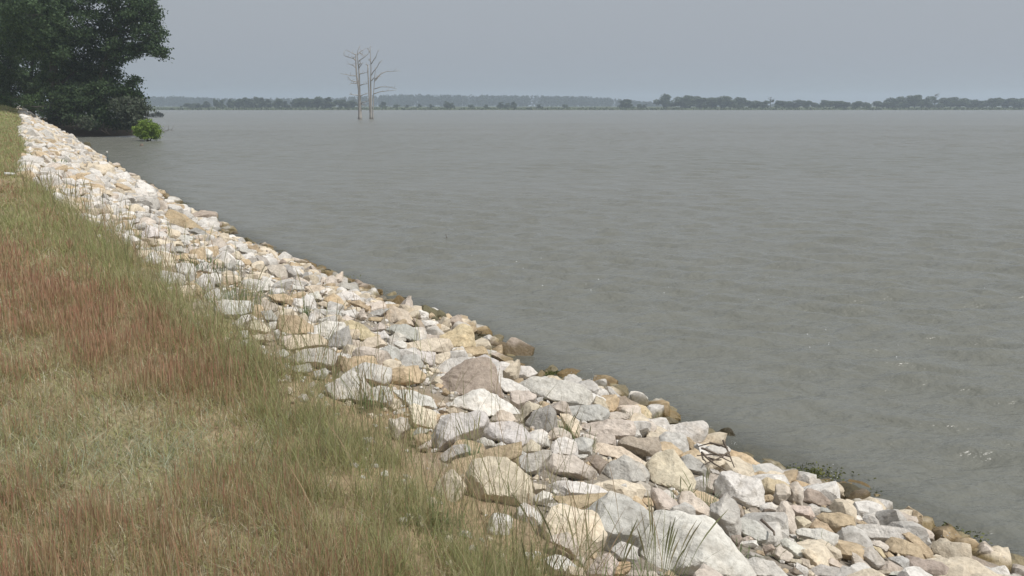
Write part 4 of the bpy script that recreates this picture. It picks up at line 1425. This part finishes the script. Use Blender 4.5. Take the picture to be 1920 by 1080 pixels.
def turf():
    g = np.random.default_rng(401)
    n = 310000
    P, t, s = sample(n, g, tmin=CREST - 0.5)
    red, green, pale, bare, n1, n2, n3 = zones(P, t)
    nearsoil = sstep(5, 2, s)
    dens = np.clip(0.80 + 0.2 * n2 + 0.2 * n3, 0.45, 1) * (1 - 0.92 * bare) * sstep(CREST - 0.50 + 0.18 * nearsoil, CREST - 0.10 + 0.18 * nearsoil, t + 0.2 * n3)
    m = g.random(n) < dens
    P, red, green, pale = P[m], red[m], green[m], pale[m]
    n = len(P)
    D = np.linalg.norm(P - EYE, axis=1)
    h = g.uniform(0.025, 0.085, n) * (1 + 0.6 * green)
    wd = np.maximum(0.0028, D * 0.00062) * g.uniform(0.7, 1.4, n)
    lean = g.normal(0, 0.055, (n, 2))
    tan = pick(g, n, [(0.50, 0.46, 0.29), (0.44, 0.42, 0.25), (0.59, 0.54, 0.38), (0.42, 0.36, 0.23), (0.63, 0.59, 0.46)])
    olive = pick(g, n, [(0.37, 0.375, 0.165), (0.33, 0.35, 0.145), (0.43, 0.415, 0.20)])
    grey = pick(g, n, [(0.40, 0.46, 0.32), (0.45, 0.50, 0.38), (0.37, 0.43, 0.27)])
    brown = pick(g, n, [(0.42, 0.28, 0.18), (0.38, 0.25, 0.155)])
    u = g.random(n)
    c = np.where((u < 0.54 + 0.4 * green)[:, None], olive, tan)
    c = np.where((g.random(n) < 0.34 * red)[:, None], brown, c)
    c = np.where((g.random(n) < 0.34 * pale)[:, None], grey, c)
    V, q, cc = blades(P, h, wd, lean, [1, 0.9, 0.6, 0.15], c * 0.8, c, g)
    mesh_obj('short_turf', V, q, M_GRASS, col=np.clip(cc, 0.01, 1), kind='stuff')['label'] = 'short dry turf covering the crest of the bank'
turf()

def stems():
    g = np.random.default_rng(402)
    n = 270000
    P, t, s = sample(n, g, tmin=CREST - 0.05)
    red, green, pale, bare, n1, n2, n3 = zones(P, t)
    clump = np.clip(0.62 + 0.28 * n3 + 0.22 * n2, 0.12, 1)
    dens = np.clip(0.07 + 0.95 * red ** 1.3, 0, 1) * clump * (1 - bare) * (1 - 0.55 * pale) * (1 - 0.5 * green) * sstep(CREST - 0.05, CREST + 0.35, t)
    m = g.random(n) < dens
    P, red, green, t = P[m], red[m], green[m], t[m]
    n = len(P)
    D = np.linalg.norm(P - EYE, axis=1)
    h = g.uniform(0.06, 0.22, n) * (0.72 + 0.38 * red)
    wd = np.maximum(0.0013, D * 0.00032) * g.uniform(0.8, 1.3, n)
    lean = g.normal(0, 0.016, (n, 2))
    c0 = pick(g, n, [(0.42, 0.36, 0.19), (0.37, 0.36, 0.17), (0.46, 0.32, 0.20)])
    rust = pick(g, n, [(0.43, 0.215, 0.15), (0.39, 0.20, 0.14), (0.47, 0.275, 0.19), (0.50, 0.34, 0.235)])
    straw = pick(g, n, [(0.52, 0.45, 0.30), (0.46, 0.38, 0.24), (0.34, 0.31, 0.16)])
    c1 = np.where((g.random(n) < 0.25 + 0.68 * red)[:, None], rust, straw)
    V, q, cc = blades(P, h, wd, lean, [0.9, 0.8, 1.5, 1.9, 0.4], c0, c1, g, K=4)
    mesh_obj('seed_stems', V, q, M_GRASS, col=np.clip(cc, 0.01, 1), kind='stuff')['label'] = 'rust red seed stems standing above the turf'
stems()

def tall_grass():
    g = np.random.default_rng(403)
    n = 200000
    P, t, s = sample(n, g, tmin=CREST - 0.75, tmax=30)
    red, green, pale, bare, n1, n2, n3 = zones(P, t)
    edge = np.exp(-((t - CREST + 0.02 + 0.12 - 0.12 * sstep(6, 2, s)) / 0.42) ** 2) * np.clip(0.55 + 0.5 * n3 + 0.4 * n2, 0.0, 1)
    dens = np.clip(np.maximum(edge * 0.8, green * np.clip(0.5 + .4 * n3, 0.1, 1) * (t > CREST)), 0.008, 1) * (1 - bare)
    m = g.random(n) < dens
    P, green, t, n2 = P[m], green[m], t[m], n2[m]
    n = len(P)
    D = np.linalg.norm(P - EYE, axis=1)
    h = g.uniform(0.09, 0.31, n) * (0.72 + 0.33 * green)
    wd = np.maximum(0.0019, D * 0.00042) * g.uniform(0.7, 1.3, n)
    lean = g.normal(0, 0.075, (n, 2))
    c0 = pick(g, n, [(0.34, 0.35, 0.155), (0.39, 0.37, 0.19), (0.31, 0.335, 0.13)])
    c1 = pick(g, n, [(0.32, 0.365, 0.165), (0.275, 0.33, 0.14), (0.42, 0.40, 0.22), (0.50, 0.42, 0.28)])
    V, q, cc = blades(P, h, wd, lean, [1, 0.95, 0.8, 0.55, 0.12], c0, c1, g, K=4)
    mesh_obj('tall_grass', V, q, M_GRASS, col=np.clip(cc, 0.01, 1), kind='stuff')['label'] = 'tall green grass along the upper edge of the rocks'
    # taller thin flowering culms leaning over the stones
    n = 4600
    P, t, s = sample(n, g, y1=24, tmin=CREST - 1.5, tmax=CREST + 0.7)
    m = g.random(n) < np.maximum(np.exp(-((t - CREST + 0.1) / 0.35) ** 2), 0.10)
    P = P[m]; n = len(P)
    D = np.linalg.norm(P - EYE, axis=1)
    V, q, cc = blades(P, g.uniform(0.35, 0.68, n), np.maximum(0.0018, D * 0.00042), g.normal(0, 0.09, (n, 2)), [0.9, 0.75, 0.6, 1.3, 1.5, 0.4],
                      pick(g, n, [(0.28, 0.29, 0.14)]), pick(g, n, [(0.38, 0.32, 0.19), (0.31, 0.31, 0.16), (0.44, 0.30, 0.20)]), g, K=5)
    mesh_obj('flowering_grass', V, q, M_GRASS, col=np.clip(cc, 0.01, 1), kind='stuff')['label'] = 'thin flowering grass stalks at the edge of the stones'
tall_grass()

# ------------------------------------------------------------------ separate tufts and plants among the stones
def tuft(name, px, py, hpx, n, label, cols, seed, spread=0.10, leanamt=0.35, wid=0.006, seeds=0, lift=0.10):
    g = np.random.default_rng(seed)
    P0 = hit(px, py, lift)
    k = (P0 - EYE) @ FW / F
    H = hpx * k
    base = P0 - (0, 0, lift * 0.6)
    d = g.normal(size=(n, 2)); r = g.random(n) ** 0.7
    P = np.column_stack([d * spread * 0.5, np.zeros(n)])
    h = H * g.uniform(0.5, 1.05, n)
    lean = d * (leanamt * H * 0.5) * r[:, None]
    c = pick(g, n, cols)
    if n < 30:      # a skirt of short basal blades
        e = 34 - n
        d2 = g.normal(size=(e, 2)); P = np.vstack([P, np.column_stack([d2 * spread * 0.3, np.zeros(e)])]); h = np.concatenate([h, H * g.uniform(0.12, 0.35, e)])
        lean = np.vstack([lean, d2 * H * 0.12]); n = 34
    c = pick(g, n, cols)
    V, q, cc = blades(P, h, np.full(n, max(wid * 0.8, k * 0.8)) * g.uniform(.7, 1.2, n), lean, [0.8, 1.0, 0.9, 0.7, 0.4, 0.08], c * 0.85, c, g, K=5)
    def rooted(V, q, K):
        b = np.arange(len(V) // (2 * (K + 1))) * 2 * (K + 1)
        V = V.copy(); V[b, 2] -= 0.02; V[b + 1, 2] -= 0.02
        return V, np.concatenate([q, np.stack([b[:-1], b[:-1] + 1, b[1:] + 1, b[1:]], 1)])
    V, q = rooted(V, q, 5)
    t = empty(name, base, label, 'grass', 'grass tufts growing among the stones')
    mesh_obj('blades', V, q, M_GRASS, parent=t, col=np.clip(cc, 0.01, 1))
    if seeds:
        d = g.normal(size=(seeds, 2))
        V, q, cc = blades(np.column_stack([d * spread * 0.4, np.zeros(seeds)]), H * g.uniform(1.0, 1.7, seeds), np.full(seeds, max(0.0035, k * 0.8)), d * H * 0.28,
                          [0.8, 0.7, 0.6, 0.6, 1.9, 2.2, 0.5], pick(g, seeds, [(0.25, 0.28, 0.13)]), pick(g, seeds, [(0.24, 0.24, 0.13), (0.34, 0.29, 0.18)]), g, K=6)
        V, q = rooted(V, q, 6)
        mesh_obj('seed_heads', V, q, M_GRASS, parent=t, col=np.clip(cc, 0.01, 1))
    return t
GR = [(0.24, 0.31, 0.14), (0.21, 0.28, 0.115), (0.29, 0.34, 0.18)]
BL = [(0.27, 0.36, 0.21), (0.23, 0.32, 0.17)]
DRY = [(0.42, 0.36, 0.20), (0.33, 0.32, 0.16), (0.28, 0.31, 0.14)]
tuft('grass_tuft', 886, 852, 62, 26, 'pale green tuft in front of the large round grey boulder', BL, 501, 0.07, 0.55, 0.008, 9)
tuft('grass_tuft', 1056, 803, 46, 30, 'green tuft beside the dark grey boulder', GR, 502, 0.08, 0.6, 0.006, 6)
tuft('grass_tuft', 1100, 822, 30, 24, 'low dark tuft below the blue grey block', GR, 503, 0.10, 0.7, 0.006, 3)
tuft('grass_tuft', 1276, 926, 38, 26, 'thin tuft at the foot of the big cream boulder', GR, 504, 0.09, 0.6, 0.005, 4)
tuft('grass_tuft', 1322, 936, 62, 26, 'spreading tuft leaning on the squarish white block', BL, 505, 0.10, 0.65, 0.005, 7)
tuft('grass_tuft', 1232, 1088, 120, 24, 'tall tuft with long seed stalks in front of the biggest white boulder', GR, 506, 0.12, 0.75, 0.007, 17)
tuft('grass_tuft', 1120, 1090, 150, 5, 'few long seed stalks crossing the smooth grey slab', GR, 507, 0.25, 0.8, 0.005, 9)
tuft('grass_tuft', 1002, 1068, 74, 90, 'dense dry clump on the bare sandy soil beside the stones', DRY, 508, 0.16, 0.45, 0.004, 22)
tuft('grass_tuft', 812, 952, 46, 130, 'bushy bright green clump at the edge of the bare soil', GR, 509, 0.22, 0.6, 0.004, 4)
tuft('grass_tuft', 445, 560, 62, 110, 'large bushy tuft above the long grey boulder at the grass edge', GR, 510, 0.30, 0.8, 0.007, 10)
tuft('grass_tuft', 574, 580, 66, 4, 'single tall weed stalk rising from the pale rocks at the middle of the bank', GR, 511, 0.03, 0.15, 0.009, 2)
tuft('grass_tuft', 343, 492, 18, 70, 'low green plant left of a pair in the pale rocks', [(0.11, 0.19, 0.06)], 512, 0.35, 0.9, 0.012)
tuft('grass_tuft', 388, 494, 18, 60, 'low green plant right of a pair in the pale rocks', [(0.10, 0.17, 0.06)], 513, 0.35, 0.9, 0.012)
tuft('grass_tuft', 770, 800, 110, 8, 'tall dark seed stalks in front of the pale yellow block', DRY, 514, 0.30, 0.4, 0.005, 16)
tuft('grass_tuft', 690, 742, 56, 60, 'upright green clump left of the seed stalks', GR, 515, 0.14, 0.4, 0.006, 8)
tuft('grass_tuft', 965, 990, 60, 40, 'wispy dry clump in front of the tan dome', DRY, 516, 0.28, 0.4, 0.004, 14)
for k_, (x_, y_, h_, lb_) in enumerate([(300, 470, 20, 'weedy tuft at the grass edge left of the low green plants'), (250, 440, 16, 'small weed among white stones up the bank from the golden boulder'),
        (505, 545, 22, 'small tuft between the lakeside peach boulder and the grass'), (620, 700, 40, 'thin tuft rising behind the sloping grey boulder'), (1180, 770, 20, 'little weed behind the wide beige rock'),
        (1385, 1015, 16, 'tiny weed among the small stones right of the biggest white boulder'), (1508, 1012, 14, 'tiny weed beside the flat white boulder'), (150, 345, 10, 'weed in the stones above the white strip level')]):
    tuft('grass_tuft', x_, y_, h_, 34, lb_, GR, 530 + k_, 0.18, 0.7, 0.005, 4)
tuft('grass_tuft', 98, 290, 9, 50, 'green tuft in the farther rocks below the shade trees', GR, 517, 0.9, 0.9, 0.03)
tuft('grass_tuft', 76, 300, 8, 50, 'weedy tuft at the left edge of the farther rocks', GR, 518, 0.9, 0.9, 0.03)

# ------------------------------------------------------------------ sticks, post and other odds and ends
def stick_bundle(label, px, py, n, L, seed, name='driftwood_twigs', cat='driftwood'):
    g = np.random.default_rng(seed)
    P0 = hit(px, py, 0.16)
    parts = []
    for i in range(n):
        a = g.uniform(0, 6.28); l = L * g.uniform(0.5, 1.0)
        d = np.array([math.cos(a), math.sin(a) * 0.8, g.normal(0, 0.35)])
        o = g.normal(size=3) * (0.06, 0.06, 0.02)
        parts.append(tube(bend([o - d * l * .5, o + g.normal(size=3) * .014, o + d * l * .5], 7, 0.005, int(g.integers(1e9))), np.linspace(0.009, 0.004, 7), 5))
    V, fs = join(parts)
    tag(mesh_obj(name, V, fs, M_DRIFT, smooth=True, loc=P0), label, cat)
stick_bundle('tangle of dark driftwood twigs washed up beside the algae covered rock', 1335, 852, 9, 0.34, 601)
def stick(label, p0, p1, lift, r, mat=None, name='stick', cat='stick', z=None):
    a = hit(*p0, lift) if z is None else at_z(*p0, z)
    b = hit(*p1, lift) if z is None else at_z(*p1, z)
    if name == 'upright_stick':
        b = a + (-0.02, 0, 0.12); a = a - (0, 0, 0.15)
    V, q, t = tube(bend([a, (a + b) / 2, b], 7, 0.012, int(p0[0])), np.linspace(r, r * 0.6, 7), 6)
    tag(mesh_obj(name, V - a, [q, t], mat or M_DRIFT, smooth=True, loc=a), label, cat)
stick('thin dark stick lying on the small stones below the white block', (1428, 975), (1455, 1002), 0.12, 0.010)
stick('short reddish brown stick on the small stones beside the beige crag', (1434, 962), (1451, 953), 0.14, 0.012)
stick('short dark driftwood stick floating just off the middle of the bank', (697, 556), (712, 556), 0, 0.05, z=0.03)
stick('white painted strip lying in the grass at the left edge', (8, 326), (34, 327), 0.06, 0.045, M_WHITE, 'white_strip', 'board')

P0 = at_depth(204, 319, 49.5); P0[2] = 0
t = empty('metal_post', P0, 'slim dark metal post leaning slightly out of the water near the rocks', 'post')
pa, pb = np.array([0, 0, -0.5]), at_depth(200.5, 284, 49.5) - P0
V, q, tr = tube([pa, pa + (pb - pa) * .5, pb], [0.045] * 3, 8)
mesh_obj('shaft', V, [q, tr], M_STEEL, parent=t, smooth=True)
V, q, tr = tube([pb + (0, 0, -0.10), pb + (0, 0, 0.0), pb + (0, 0, 0.02)], [0.047, 0.047, 0.02], 8)
mesh_obj('cap', V, [q, tr], M_WHITE, parent=t, smooth=True)

def snag(label, pts_px, Y, r0, seed, name='fallen_branch', cat='branch'):
    P = np.array([at_depth(x, y, Y) for x, y in pts_px])
    base = P[0].copy()
    g = np.random.default_rng(seed)
    Q = bend(P, 8, 0.04, seed)
    parts = [tube(Q, np.linspace(r0, r0 * 0.3, 8) * 0.7, 6)]
    for _ in range(5):
        i = int(g.integers(2, 7)); d = g.normal(size=3); d /= np.linalg.norm(d)
        parts.append(tube(np.array([Q[i], Q[i] + d * .4, Q[i] + d * .75 + (0, 0, .1)]), [r0 * .4, r0 * .25, r0 * .12], 4))
    V, fs = join(parts)
    tag(mesh_obj(name, V - base, fs, M_DRIFT, smooth=True, loc=base), label, cat)
snag('bare fallen branch poking from the water right of the bright green bush', [(293, 253), (306, 247), (318, 243), (327, 245)], 94, 0.05, 611)
snag('bare dead twigs hanging at the waterline below the shrubs', [(190, 244), (200, 250), (210, 254)], 104, 0.05, 612)
stick('tiny stick standing upright in open water', (838, 446), (837, 438), 0, 0.012, name='upright_stick', z=0.0)
P0 = at_depth(265, 271, 81); P0[2] = 0
V, q, tr = tube([(0, 0, -0.5), (0.02, 0, 0.0), (0.05, 0, 0.16), (0.05, 0, 0.2)], [0.2, 0.18, 0.13, 0.05], 9)
tag(mesh_obj('stump', V, [q, tr], M_DRIFT, smooth=True, loc=P0), 'small dark stump just showing above the water below the bright green bush', 'stump')

# ------------------------------------------------------------------ foam flecks and spray
def foam():
    g = np.random.default_rng(71)
    V, Fc, off = [], [], 0
    line = [(862, 470), (935, 487), (1000, 497), (1060, 522), (1150, 540), (1185, 544), (1290, 555), (1380, 577), (1520, 632), (1600, 652), (1700, 655)]
    spots = []
    for x, y in line:
        for _ in range(int(g.integers(1, 4))):
            spots.append((x + g.normal(0, 45), y + g.normal(0, 14), g.uniform(0.4, 1.0)))
    for _ in range(3):
        spots.append((g.uniform(600, 1900), g.uniform(230, 620), g.uniform(0.2, 0.5)))
    for x, y, k in spots:
        c = at_z(x, y, 0.02)
        c[2] = float(wave_z(c[:1], c[1:2], 0.2)[0]) + 0.008
        L = 0.014 * k * g.uniform(0.5, 1.5) * (1 + 0.03 * c[1])
        m = 10
        a = np.arange(m) / m * 2 * math.pi
        rr = g.uniform(0.5, 1.1, m)
        ring = np.column_stack([np.cos(a) * L * rr, np.sin(a) * L * 0.45 * rr, np.zeros(m)]) + c
        top = np.column_stack([np.cos(a) * L * rr * .6, np.sin(a) * L * 0.28 * rr, np.full(m, 0.006)]) + c
        V.append(ring - (0, 0, 0.012)); V.append(top)
        for i in range(m):
            j = (i + 1) % m
            Fc.append((off + i, off + j, off + m + j, off + m + i))
        for i in range(1, m - 2, 2):
            Fc.append((off + m, off + m + i, off + m + i + 1, off + m + i + 2))
        off += 2 * m
    mesh_obj('foam', np.concatenate(V), np.array(Fc), M_FOAM, smooth=True, kind='stuff')['label'] = 'white foam flecks on the wave crests'
    D, T = ico(1)
    V, Fc, off = [], [], 0
    for x, y, n, sx, sy in [(1112, 712, 44, 12, 9), (1070, 698, 12, 16, 4), (806, 600, 14, 6, 10), (1775, 1012, 22, 14, 12), (1900, 1072, 12, 6, 7), (1562, 908, 18, 6, 14),
                            (1500, 898, 14, 22, 3), (1378, 828, 10, 8, 3), (925, 705, 10, 5, 3), (585, 508, 6, 5, 2)]:
        for _ in range(n):
            u, v = g.normal(0, sx), g.normal(0, sy)
            c = at_z(x, y, 0.08) + (u * 0.0045, g.normal(0, 0.05), abs(v) * 0.006 - 0.03)
            V.append(D * g.uniform(0.0015, 0.0055) + c); Fc.append(T + off); off += len(D)
    mesh_obj('spray', np.concatenate(V), np.concatenate(Fc), M_FOAM, smooth=True, kind='stuff')['label'] = 'drops of spray where waves break on the rocks'
foam()

def water_weed():
    g = np.random.default_rng(701)
    WD = [(0.13, 0.145, 0.045), (0.16, 0.165, 0.055), (0.10, 0.115, 0.04)]
    parts = []
    for px, py, r, col in [(1500, 888, 0.20, WD), (1752, 1004, 0.16, WD), (606, 521, 0.26, [(0.22, 0.22, 0.06), (0.16, 0.17, 0.05)]), (318, 381, 0.4, WD), (690, 547, 0.2, WD), (1045, 701, 0.14, WD), (1570, 925, 0.14, WD)]:
        n = 700
        P = g.normal(size=(n, 3)) * (r, r * 0.5, 0.010) + at_z(px, py, 0.008)
        parts.append(leaves(P, np.full(n, 0.03), g, col))
    off = np.cumsum([0] + [len(p[0]) for p in parts])[:-1]
    o = mesh_obj('water_weed', np.concatenate([p[0] for p in parts]), np.concatenate([p[1] + k for p, k in zip(parts, off)]), M_LEAF, col=np.concatenate([p[2] for p in parts]), kind='stuff')
    o['label'] = 'green weed floating along the waterline'
water_weed()

# ------------------------------------------------------------------ hazy air over the lake
def haze():
    bm = bmesh.new()
    bmesh.ops.create_cube(bm, size=1.0)
    me = bpy.data.meshes.new('haze'); bm.to_mesh(me); bm.free()
    o = bpy.data.objects.new('haze', me); C.objects.link(o)
    o.scale = (7600, 7600, 60)
    o.location = (0, 1000, 26.8)
    o['kind'] = 'stuff'
    m = bpy.data.materials.new('hazy_air'); m.use_nodes = True
    t = m.node_tree
    t.nodes.remove(t.nodes['Principled BSDF'])
    v = t.nodes.new('ShaderNodeVolumePrincipled')
    v.inputs['Color'].default_value = (0.74, 0.845, 0.97, 1)
    v.inputs['Density'].default_value = HAZE
    v.inputs['Anisotropy'].default_value = 0.25
    t.links.new(v.outputs[0], t.nodes['Material Output'].inputs['Volume'])
    me.materials.append(m)
HAZE = 0.00045
haze()
